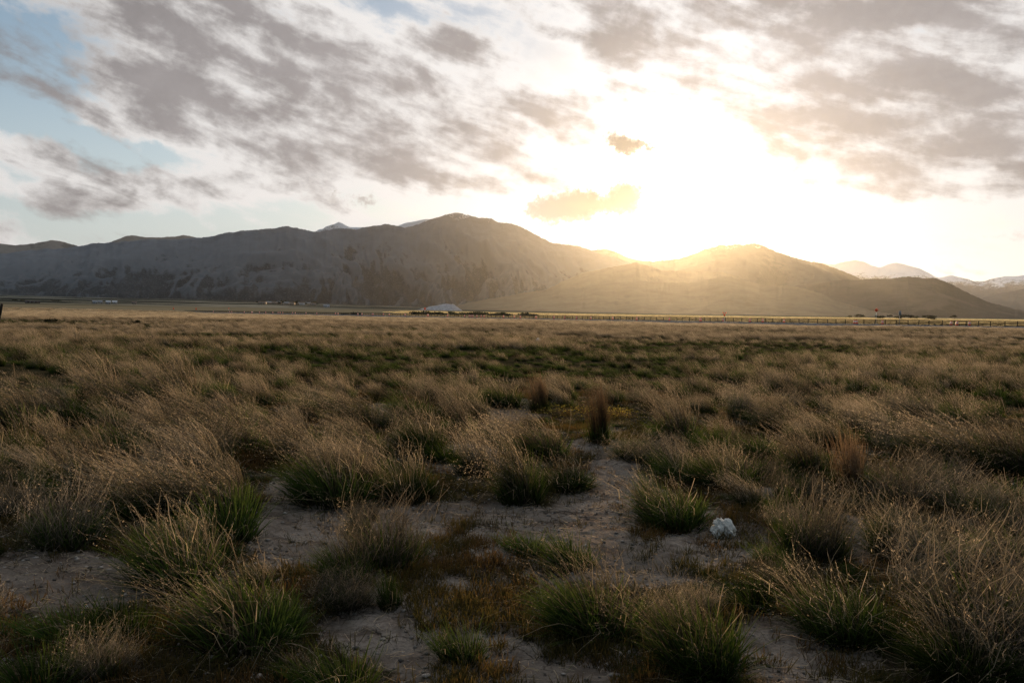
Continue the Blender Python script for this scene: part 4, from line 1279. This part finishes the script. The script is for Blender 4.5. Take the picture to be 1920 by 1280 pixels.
def build_fence():
    root = empty('fence', (*along_road(_S_OF(1920), 6.6), float(road_z(_S_OF(1920))) - .3))
    tag(root, 'long dark four-rail fence running behind the road', 'fence')
    inv = np.array(root.location)
    s0, s1 = _S_OF(2080), _S_OF(330)
    ss = np.arange(s0, s1, 2.75)
    ss = ss + np.random.default_rng(8).uniform(-.35, .35, len(ss))
    pv, pf = box(-.075, .075, -.075, .075, -.4, 1.30)
    pm = mesh_np('post', pv, pf, M_FENCE)
    rest = []
    rr = np.random.default_rng(3)
    for k, a in enumerate(ss):
        x, y = along_road(a, 6.6)
        z = float(road_z(a)) - .12
        dz = rr.uniform(-.05, .07)
        if k < 100:
            o = link('post', pm, root, (x - inv[0], y - inv[1], z + dz - inv[2]))
            o.rotation_euler = (rr.uniform(-.05, .05), rr.uniform(-.06, .06), math.atan2(_rd[1], _rd[0]))
        else:
            rest.append((pv + np.array([x, y, z + dz]) - inv, pf))
    o = link('post', mesh_np('post', *joined(rest), M_FENCE), root)
    o['kind'] = 'stuff'
    for h in (.30, .62, .94, 1.25):
        pcs = []
        for a, b in zip(ss[:-1], ss[1:]):
            p, q = np.array(along_road(a, 6.49)), np.array(along_road(b, 6.49))
            za, zb = float(road_z(a)) - .12 + h + rr.uniform(-.03, .03), float(road_z(b)) - .12 + h + rr.uniform(-.03, .03)
            n2 = _rn * .02
            v = []
            for (pt, zz) in ((p, za), (q, zb)):
                for sg in (-1, 1):
                    for d in (-.10, .10):
                        v.append((pt[0] + n2[0] * sg, pt[1] + n2[1] * sg, zz + d))
            f = np.array([(0, 1, 3, 2), (4, 6, 7, 5), (0, 4, 5, 1), (2, 3, 7, 6), (0, 2, 6, 4), (1, 5, 7, 3)])
            pcs.append((np.array(v) - inv, f))
        link('rail', mesh_np('rail', *joined(pcs), M_FENCE), root)


def barrel_parts():
    body = mesh_np('body', *lathe([(.27, .05), (.275, .10), (.275, .36), (.262, .37), (.255, .62), (.24, .63), (.23, .86), (.20, .91), (.12, .915)]), M_ORANGE, True)
    b1 = mesh_np('reflective_band', *lathe([(.262, .40), (.268, .405), (.266, .555), (.258, .56)]), M_WHITEBAND, True)
    b2 = mesh_np('reflective_band', *lathe([(.242, .655), (.247, .66), (.242, .79), (.236, .795)]), M_WHITEBAND, True)
    base = mesh_np('base', *lathe([(.40, .0), (.42, .02), (.40, .055), (.29, .07)]), M_RUBBER, True)
    hv = joined([box(-.10, -.06, -.02, .02, .91, 1.0), box(.06, .10, -.02, .02, .91, 1.0), box(-.06, .06, -.02, .02, .965, 1.0)])
    handle = mesh_np('handle', *hv, M_ORANGE)
    return [('body', body), ('reflective_band', b1), ('reflective_band', b2), ('base', base), ('handle', handle)]


BARREL = None


def barrel(px, off, label, scale=1.0):
    global BARREL
    s = _S_OF(px)
    x, y = along_road(s, off)
    if BARREL is None:
        BARREL = barrel_parts()
    r = empty('traffic_barrel', (x, y, float(road_z(s)) + .004), (px * 7.3) % 6.28)
    r.scale = (scale,) * 3
    tag(r, label, 'traffic barrel', 'orange traffic barrels along the road')
    body = None
    for nm, me in BARREL:
        if nm == 'body':
            body = link(nm, me, r)
        else:
            link(nm, me, r if nm == 'base' else body)        # bands and handle belong to the body


build_road()
build_fence()
ORD = ['', 'first', 'second', 'third', 'fourth', 'fifth', 'sixth', 'seventh', 'eighth', 'ninth', 'tenth', 'eleventh', 'twelfth', 'thirteenth', 'fourteenth', 'fifteenth', 'sixteenth', 'seventeenth', 'eighteenth',
       'nineteenth', 'twentieth', 'twenty-first', 'twenty-second', 'twenty-third', 'twenty-fourth']
near = [1806, 1803, 1774, 1642, 1611, 1592, 1457, 1435, 1396, 1343, 1319, 1303, 1242, 1199, 1139, 1095, 1086, 1049, 1026, 1010, 966, 952, 949]
for k, px in enumerate(near):
    barrel(px, [3.2, -1.5, 2.4][k % 3] if px != 1803 else -2.8, f'orange and white road barrel, {ORD[k + 1]} from the right end of the road', 1.05)
for px in (896, 891, 888, 877, 870, 863, 858):
    barrel(px, 1.5 + (px % 4), f'far orange barrel, {ORD[[896, 891, 888, 877, 870, 863, 858].index(px) + 1]} from the right below the grey gravel pile')
for px in (835, 796, 792, 755, 748, 718, 715, 688, 684, 675, 662, 630, 618, 583, 570, 550, 545, 522, 517, 509, 499, 488, 481, 470, 466, 455, 427, 419, 389):
    barrel(px, 1.0 + (px % 5) * .8, 'tiny far orange barrel in the sparse line left of the gravel pile', 1.1)


def warning_sign(px, label, h=2.3, size=.6, off=3.6, flags=True, white=False):
    s = _S_OF(px)
    x, y = along_road(s, off)
    r = empty('warning_sign', (x, y, float(road_z(s)) + .004))
    tag(r, label, 'road sign', 'orange warning signs by the road')
    d = size * .707
    v = np.array([(0, -.012, -d), (d, -.012, 0), (0, -.012, d), (-d, -.012, 0), (0, .012, -d), (d, .012, 0), (0, .012, d), (-d, .012, 0)]) + (0, -.06, h - d)
    f = np.array([(0, 1, 2, 3), (7, 6, 5, 4), (0, 4, 5, 1), (1, 5, 6, 2), (2, 6, 7, 3), (3, 7, 4, 0)])
    link('panel', mesh_np('panel', v, f, M_ORANGE), r)
    link('post', mesh_np('post', *box(-.05, .05, -.04, .04, 0, h - d * .4), M_WHITEBAND if white else M_STEEL), r)
    link('stand', mesh_np('stand', *joined([box(-.6, .6, -.05, .05, .0, .07), box(-.05, .05, -.6, .6, .075, .14)]), M_WHITEBAND if white else M_STEEL), r)
    if flags:
        for sg in (-1, 1):
            fv = np.array([(0, -.01, 0), (sg * .5, -.01, .35), (sg * .62, -.01, .05), (sg * .14, -.01, -.12), (0, .01, 0), (sg * .5, .01, .35), (sg * .62, .01, .05), (sg * .14, .01, -.12)]) + (0, -.06, h + .15)
            ff = np.array([(0, 1, 2, 3), (7, 6, 5, 4), (0, 4, 5, 1), (1, 5, 6, 2), (2, 6, 7, 3), (3, 7, 4, 0)])
            link('flag', mesh_np('flag', fv, ff, M_ORANGE), r)


warning_sign(1365, 'orange sign with two flags on a white stand, mid-way along the road', 2.3, .55, -2.0, True, True)
warning_sign(1611, 'small orange sign on a tall white post above the right fence', 4.2, .75, 8.5, False, True)
warning_sign(318, 'leftmost orange diamond sign beside the far road', 3.2, 1.15, 3, True)
warning_sign(360, 'second orange diamond sign from the left beside the far road', 3.0, 1.15, 3, True)
warning_sign(413, 'third far orange sign from the left, on a thin post', 3.6, .8, 6, False)
warning_sign(756, 'orange sign on a post in front of the gravel pile', 4.3, 1.0, 12, False)


def blue_sign():
    s = _S_OF(1640)
    x, y = along_road(s, 13)
    r = empty('road_sign', (x, y, float(ground_z(x, y))))
    tag(r, 'narrow blue-grey sign on a post behind the right fence', 'road sign')
    link('panel', mesh_np('panel', *box(-.32, .32, -.04, .0, 2.9, 4.1), M_SIGNGREY), r)
    link('post', mesh_np('post', *box(-.06, .06, .003, .12, 0, 4.1), M_STEEL), r)


blue_sign()


# ------------------------------------------------------------------ scrub, trees, houses, spoil heap
M_LEAF = blade_material('dark_scrub_leaf', (.020, .026, .016), (.030, .040, .020), (.050, .060, .028), (.035, .034, .022), .3)
M_BARK = plain('grey_bark', (.07, .055, .042), .95, .1, .3, 5)


def leafy(rng, n, centre, radii, size):
    """leaf-sized faces gathered in clumps through a crown"""
    k = max(4, n // 45)
    cd = rng.normal(0, 1, (k, 3))
    cd /= np.linalg.norm(cd, axis=1, keepdims=True)
    cc = cd * rng.uniform(.35, .85, (k, 1)) ** .7
    p = cc[rng.integers(k, size=n)] + rng.normal(0, .17, (n, 3))
    p = p * np.array(radii) + np.array(centre)
    a, b = rng.normal(0, 1, (n, 3)), rng.normal(0, 1, (n, 3))
    a /= np.linalg.norm(a, axis=1, keepdims=True)
    b = np.cross(a, b)
    b /= np.linalg.norm(b, axis=1, keepdims=True)
    a, b = a * size * rng.uniform(.6, 1.4, (n, 1)), b * size * .6
    v = np.stack([p - a, p + b, p + a, p - b], 1).reshape(-1, 3)
    v[:, 2] = np.maximum(v[:, 2], .02)
    return v, np.arange(4 * n).reshape(n, 4), np.full(4 * n, .6), np.repeat(rng.uniform(0, 1, n), 4)


def trunk_mesh(rng, h, r0, limbs=4):
    pcs = []
    def limb(a, b, ra, rb):
        d = b - a
        d /= np.linalg.norm(d)
        u = np.cross(d, (0.3, 1, .2)); u /= np.linalg.norm(u)
        w = np.cross(d, u)
        t = np.linspace(0, 2 * np.pi, 6, endpoint=False)
        ring = lambda c, r: c + r * (np.cos(t)[:, None] * u + np.sin(t)[:, None] * w)
        v = np.concatenate([ring(a, ra), ring(b, rb)])
        i = np.arange(6)
        pcs.append((v, np.stack([i, (i + 1) % 6, 6 + (i + 1) % 6, 6 + i], -1)))
    top = np.array([rng.normal(0, .05 * h), rng.normal(0, .05 * h), h])
    limb(np.zeros(3), top, r0, r0 * .55)
    for k in range(limbs):
        st = top * rng.uniform(.5, .95)
        a = rng.uniform(0, 6.28)
        limb(st, st + np.array([math.cos(a) * h * .5, math.sin(a) * h * .5, h * .55]), r0 * .45, r0 * .15)
    return joined(pcs)


def bush(px, D, w, h, label, name='shrub', cat='shrub', group=None, n=260, trunk=False, seed=0):
    rng = np.random.default_rng(int(px * 13 + D + seed))
    a, _ = azel(px, 590)
    x, y = D * math.sin(a), D * math.cos(a)
    r = empty(name, (x, y, float(ground_z(x, y)) - .02))
    tag(r, label, cat, group)
    ch = h * (.62 if trunk else .5)
    v, q, al, t = leafy(rng, n, (0, 0, h - ch * .62 if trunk else h * .48), (w * .5, w * .42, ch * .62 if trunk else h * .55), max(w, h) * .055)
    link('crown' if trunk else 'foliage', mesh_np('crown', v, q, M_LEAF, False, {'along': al, 'tone': t}), r)
    tv, tf = trunk_mesh(rng, h * .55, max(.04, h * .03))
    link('trunk' if trunk else 'stem', mesh_np('trunk', tv, tf, M_BARK, True), r)


bush(97, 100, 1.5, .80, 'lone dark shrub poking above the straw field at far left')
bush(254, 95, 1.1, .62, 'small dark shrub in the straw field, right of the lone larger one')
for k, px in enumerate((1593, 1612, 1648, 1668, 1690, 1703, 1718, 1735, 1752, 1790)):
    bush(px, 760 + 37 * (k % 4), 7 + 3 * (k % 3), 3.2 + .9 * (k % 2), f'dark bushy tree, {ORD[k + 1]} from the left in the row behind the right fence', 'bushy_tree', 'tree', 'trees behind the right fence', 300, True)
for k, px in enumerate((664, 788, 812, 846, 884, 915, 938, 985)):
    bush(px, 470 + 20 * (k % 3), 12 + 4 * (k % 3), 1.9, f'low dark scrub behind the fence, {ORD[k + 1]} patch from the left', 'scrub_bush', 'shrub', 'scrub behind the fence', 320)
for k, px in enumerate((484, 497, 508, 516, 526, 533, 541, 549, 560, 572, 580, 592)):
    bush(px, 1900 + 90 * (k % 4), 14 + 5 * (k % 3), 6.5 + (k % 3), f'dark tree among the far houses, {ORD[k + 1]} from the left of that cluster', 'bushy_tree', 'tree', 'trees among the far houses', 240, True)
for k, px in enumerate((30, 44, 98, 106, 111)):
    bush(px, 1300 + 50 * k, 9, 3.2, f'dark far tree behind the straw field at far left, {ORD[k + 1]} from left', 'bushy_tree', 'tree', 'far trees at the left', 200, True)


M_WALLW = plain('white_siding', (.55, .56, .58), .7, .3, .05, 2)
M_WALLT = plain('tan_stucco', (.42, .33, .25), .85, .2, .1, 2)
M_WALLD = plain('dark_barn_wood', (.035, .028, .03), .8, .2, .2, 2)
M_ROOFG = plain('grey_roof', (.22, .23, .25), .7, .3, .1, 2)
M_ROOFB = plain('brown_roof', (.13, .09, .07), .8, .2, .1, 2)
M_PANE = plain('dark_window', (.03, .035, .04), .2, .5, .1, 2)


def house(px, D, w, d, h, rise, wall, roof, label, rot=0.0, name='house', cat='house', group=None, windows=2):
    a, _ = azel(px, 585)
    x, y = D * math.sin(a), D * math.cos(a)
    r = empty(name, (x, y, float(land(x, y)) - .3), -a + rot)
    tag(r, label, cat, group)
    link('wall', mesh_np('wall', *box(-w / 2, w / 2, -d / 2, d / 2, 0, h), wall), r)
    e = .4
    rv = np.array([(-w / 2 - e, -d / 2 - e, h + .01), (w / 2 + e, -d / 2 - e, h + .01), (w / 2 + e, d / 2 + e, h + .01), (-w / 2 - e, d / 2 + e, h + .01), (-w / 2 - e, 0, h + rise), (w / 2 + e, 0, h + rise)])
    me = bpy.data.meshes.new('roof')
    me.from_pydata([tuple(p) for p in rv], [], [(0, 1, 5, 4), (2, 3, 4, 5), (0, 4, 3), (1, 2, 5), (3, 2, 1, 0)])
    me.materials.append(roof)
    link('roof', me, r)
    for k in range(windows):
        cx = w * ((k + .5) / (windows + 1) - .5) - w * .04
        wn = link('window', mesh_np('window', *box(cx - .8, cx + .8, -d / 2 - .05, -d / 2 + .02, h * .39, h * .85), M_WALLW), r)
        link('pane', mesh_np('pane', *box(cx - .68, cx + .68, -d / 2 - .08, -d / 2 - .051, h * .43, h * .81), M_PANE), wn)
    cx = w * (.5 - .6 / (windows + 1))
    link('door', mesh_np('door', *box(cx - .55, cx + .55, -d / 2 - .05, -d / 2 + .02, .2, min(2.3, h * .85)), M_ROOFB), r)


house(61, 1150, 16, 8, 2.6, .9, M_WALLD, M_WALLD, 'long dark barn at the far left edge of the straw field', name='barn', cat='barn', windows=3)
for k, (px, w, wall, roof, lab) in enumerate(((178, 6, M_WALLW, M_ROOFG, 'white house, leftmost of the far white row'), (188, 5, M_WALLW, M_ROOFG, 'second far white house from the left, pale roof'),
                                              (203, 5.5, M_WALLW, M_WALLW, 'third far white house from the left, standing apart'), (215, 6, M_WALLW, M_WALLW, 'rightmost of the far white houses'),
                                              (252, 6, M_WALLT, M_ROOFB, 'small tan house alone right of the far white houses'))):
    house(px, 1250 + 20 * (k % 2), w, 7, 3.0, 1.6, wall, roof, lab, group='far houses at the left')
for k, px in enumerate((492, 503, 513, 521, 530, 537, 546, 556, 566, 577, 587)):
    house(px, 1800 + 55 * (k % 5), 15 - 2 * (k % 3), 10, 4.5, 2.0, [M_WALLT, M_WALLT, M_WALLW][k % 3] if px > 550 else M_WALLT, [M_ROOFB, M_ROOFG][k % 2],
          f'far tan or white house in the settlement, {ORD[k + 1]} from the left', .4 * (k % 3 - 1), group='houses of the far settlement')
house(612, 1500, 11, 8, 4, 1.6, M_WALLW, M_ROOFG, 'small pale house standing alone right of the far settlement', group='houses of the far settlement')


def gravel_pile():
    D = 1150.0
    xl, xr, xt = at_depth(738, 590, D)[0], at_depth(893, 590, D)[0], at_depth(838, 590, D)[0]
    zb = float(land(xt, D)) - 2
    ztop = at_depth(838, 568.5, D)[2]
    nx, ny = 120, 60
    X, Y = np.meshgrid(np.linspace(xl, xr, nx), np.linspace(-26, 34, ny))
    crest = np.interp(X, [xl, at_depth(785, 590, D)[0], at_depth(815, 590, D)[0], xt - 3, xt + 8, xr - 20, xr], [.0, .34, .78, 1.0, .97, .25, 0])
    prof = np.clip(1 - np.abs(Y) / (30 * np.maximum(crest, .12)), 0, 1)
    Z = zb - 1.5 + (ztop - zb) * crest * np.minimum(prof * 1.15, 1) + (fbm(X / 5, Y / 5, 4, .55, 9) - .5) * 2.2 * prof + 0.6 * np.minimum(prof * 4, 1)
    i = np.arange(nx * ny).reshape(ny, nx)
    q = np.stack([i[:-1, :-1], i[:-1, 1:], i[1:, 1:], i[1:, :-1]], -1).reshape(-1, 4)
    m, gg, o = material('crushed_stone')
    pos = gg.n('ShaderNodeNewGeometry').outputs['Position']
    n = gg.noise(pos, .22, 6, .7)
    principled(gg, o, gg.mix(gg.smooth(n, .35, .65), (.30, .29, .29), (.48, .47, .47)), .95, .1, n, .6, 1.0)
    ob = link('gravel_pile', mesh_np('gravel_pile', np.stack([X - xt, Y, Z - zb], -1).reshape(-1, 3), q, m, True), None, (xt, D, zb))
    tag(ob, 'long pale grey heap of crushed stone below the dark mountain', 'gravel pile')


gravel_pile()


# ------------------------------------------------------------------ small things in the field
def wooden_post():
    x, y, _z = at_depth(-8, 600, 55)
    r = empty('wooden_post', (x, y, float(ground_z(x, y)) - .1))
    r.rotation_euler = (.02, .20, 0)
    tag(r, 'dark leaning wooden post at the left edge of the field', 'post')
    v, f = lathe([(.080, 0), (.078, .6), (.076, 1.2), (.074, 1.92), (.058, 1.97)], 9)
    v[:, :2] *= 1 + .10 * np.sin(v[:, 2:3] * 9 + v[:, :1] * 30)
    link('shaft', mesh_np('shaft', v, f, M_FENCE, True), r)
    t = np.linspace(0, 2 * np.pi, 12, endpoint=False)
    pcs = []
    for zz in (.7, 1.25):
        pcs.append(lathe([(.084, zz), (.091, zz + .004), (.086, zz + .008)], 12))
    link('wire_loop', mesh_np('wire_loop', *joined(pcs), M_STEEL, True), r)


wooden_post()


def crumpled(name, px, py, wpx, hpx, label, cat, seed, mat, folds=1.0, lean=0.0, yaw=0.0):
    """a crumpled sheet or bag: a dome with sharp pleats, tucked under at the ground"""
    x, y = on_ground(px, py)
    D = math.hypot(x, y)
    w, h = wpx / F_PX * D, hpx / F_PX * D
    nu, nv = 160, 70
    U, V = np.meshgrid(np.linspace(0, 2 * np.pi, nu, endpoint=False), np.linspace(0, 1, nv))
    th = V * np.pi * .62
    X, Y, Z = np.sin(th) * np.cos(U), np.sin(th) * np.sin(U), np.cos(th)
    q1 = fbm(X * 1.6 + 5 + Z, Y * 1.6 - Z * 1.3, 4, .5, seed, True)
    q2 = fbm(X * 3.6 - Z * 2 + 9, Y * 3.6 + Z * 2.5, 3, .5, seed + 4, True)
    q3 = fbm(U * 1.9 + V * 2.2, V * 2.0 + 3 * np.cos(U), 3, .5, seed + 9, True)
    rr = 1 + folds * ((q1 - .62) * .50 + (q2 - .62) * .12 - .20 * sstep(q3, .70, .86))
    X, Y, Z = X * rr, Y * rr, Z * rr
    X = X + lean * Z
    zmin = np.min(Z)
    Z = (Z - zmin) / (Z.max() - zmin)
    Z = np.where(V > .93, Z * .4, Z)
    sx = w / (X.max() - X.min())
    P_ = np.stack([X * sx, Y * sx * .8, Z * h], -1).reshape(-1, 3)
    i = np.arange(nu * nv).reshape(nv, nu)
    j = np.roll(i, -1, 1)
    q = np.stack([i[:-1], i[1:], j[1:], j[:-1]], -1).reshape(-1, 4)
    ob = link(name, mesh_np(name, P_, q, mat, True), None, (x, y, float(ground_z(x, y)) - .006))
    ob.rotation_euler = (0, 0, yaw)
    sol = ob.modifiers.new('cloth thickness', 'SOLIDIFY')
    sol.thickness = .0015
    tag(ob, label, cat)


M_BAG = plain('white_plastic_film', (.76, .71, .63), .5, .3, .12, 9)
crumpled('crumpled_bag', 1357, 1001, 50, 37, 'crumpled white plastic bag lying on the dirt at right', 'plastic bag', 21, M_BAG, 1.2, -.22, .3)
crumpled('plastic_scrap', 1011, 645, 13, 12, 'tiny white plastic scrap caught in the field grass', 'litter', 8, M_BAG, 1.2, -.5, .2)


# ------------------------------------------------------------------ haze
def build_haze():
    hm = bpy.data.materials.new('haze')
    hm.use_nodes = True
    hm.node_tree.nodes.clear()
    gg = G(hm.node_tree)
    o = gg.n('ShaderNodeOutputMaterial')
    v = gg.n('ShaderNodeVolumePrincipled')
    v.inputs['Color'].default_value = (0.92, 0.91, 0.90, 1)
    v.inputs['Density'].default_value = HAZE_D
    v.inputs['Anisotropy'].default_value = HAZE_G
    hm.node_tree.links.new(v.outputs[0], o.inputs['Volume'])
    lo = min(o2.bound_box[k][2] for o2 in COL.objects if o2.type == 'MESH' for k in range(8)) - 1.0
    hi = max(o2.bound_box[k][2] for o2 in COL.objects if o2.type == 'MESH' for k in range(8)) + 15.0
    X, Y0, Y1, Z0, Z1 = 20500, -20500, 20500, lo, hi
    vs = [(x, y, z) for x in (-X, X) for y in (Y0, Y1) for z in (Z0, Z1)]
    fs = [(0, 1, 3, 2), (4, 6, 7, 5), (0, 4, 5, 1), (2, 3, 7, 6), (0, 2, 6, 4), (1, 5, 7, 3)]
    ob = link('haze', mesh_np('haze', vs, fs, hm))
    tag(ob, 'thin dusty evening air glowing toward the sun', 'haze', kind='stuff')


HAZE_D, HAZE_G = 1.1e-5, 0.82
build_haze()
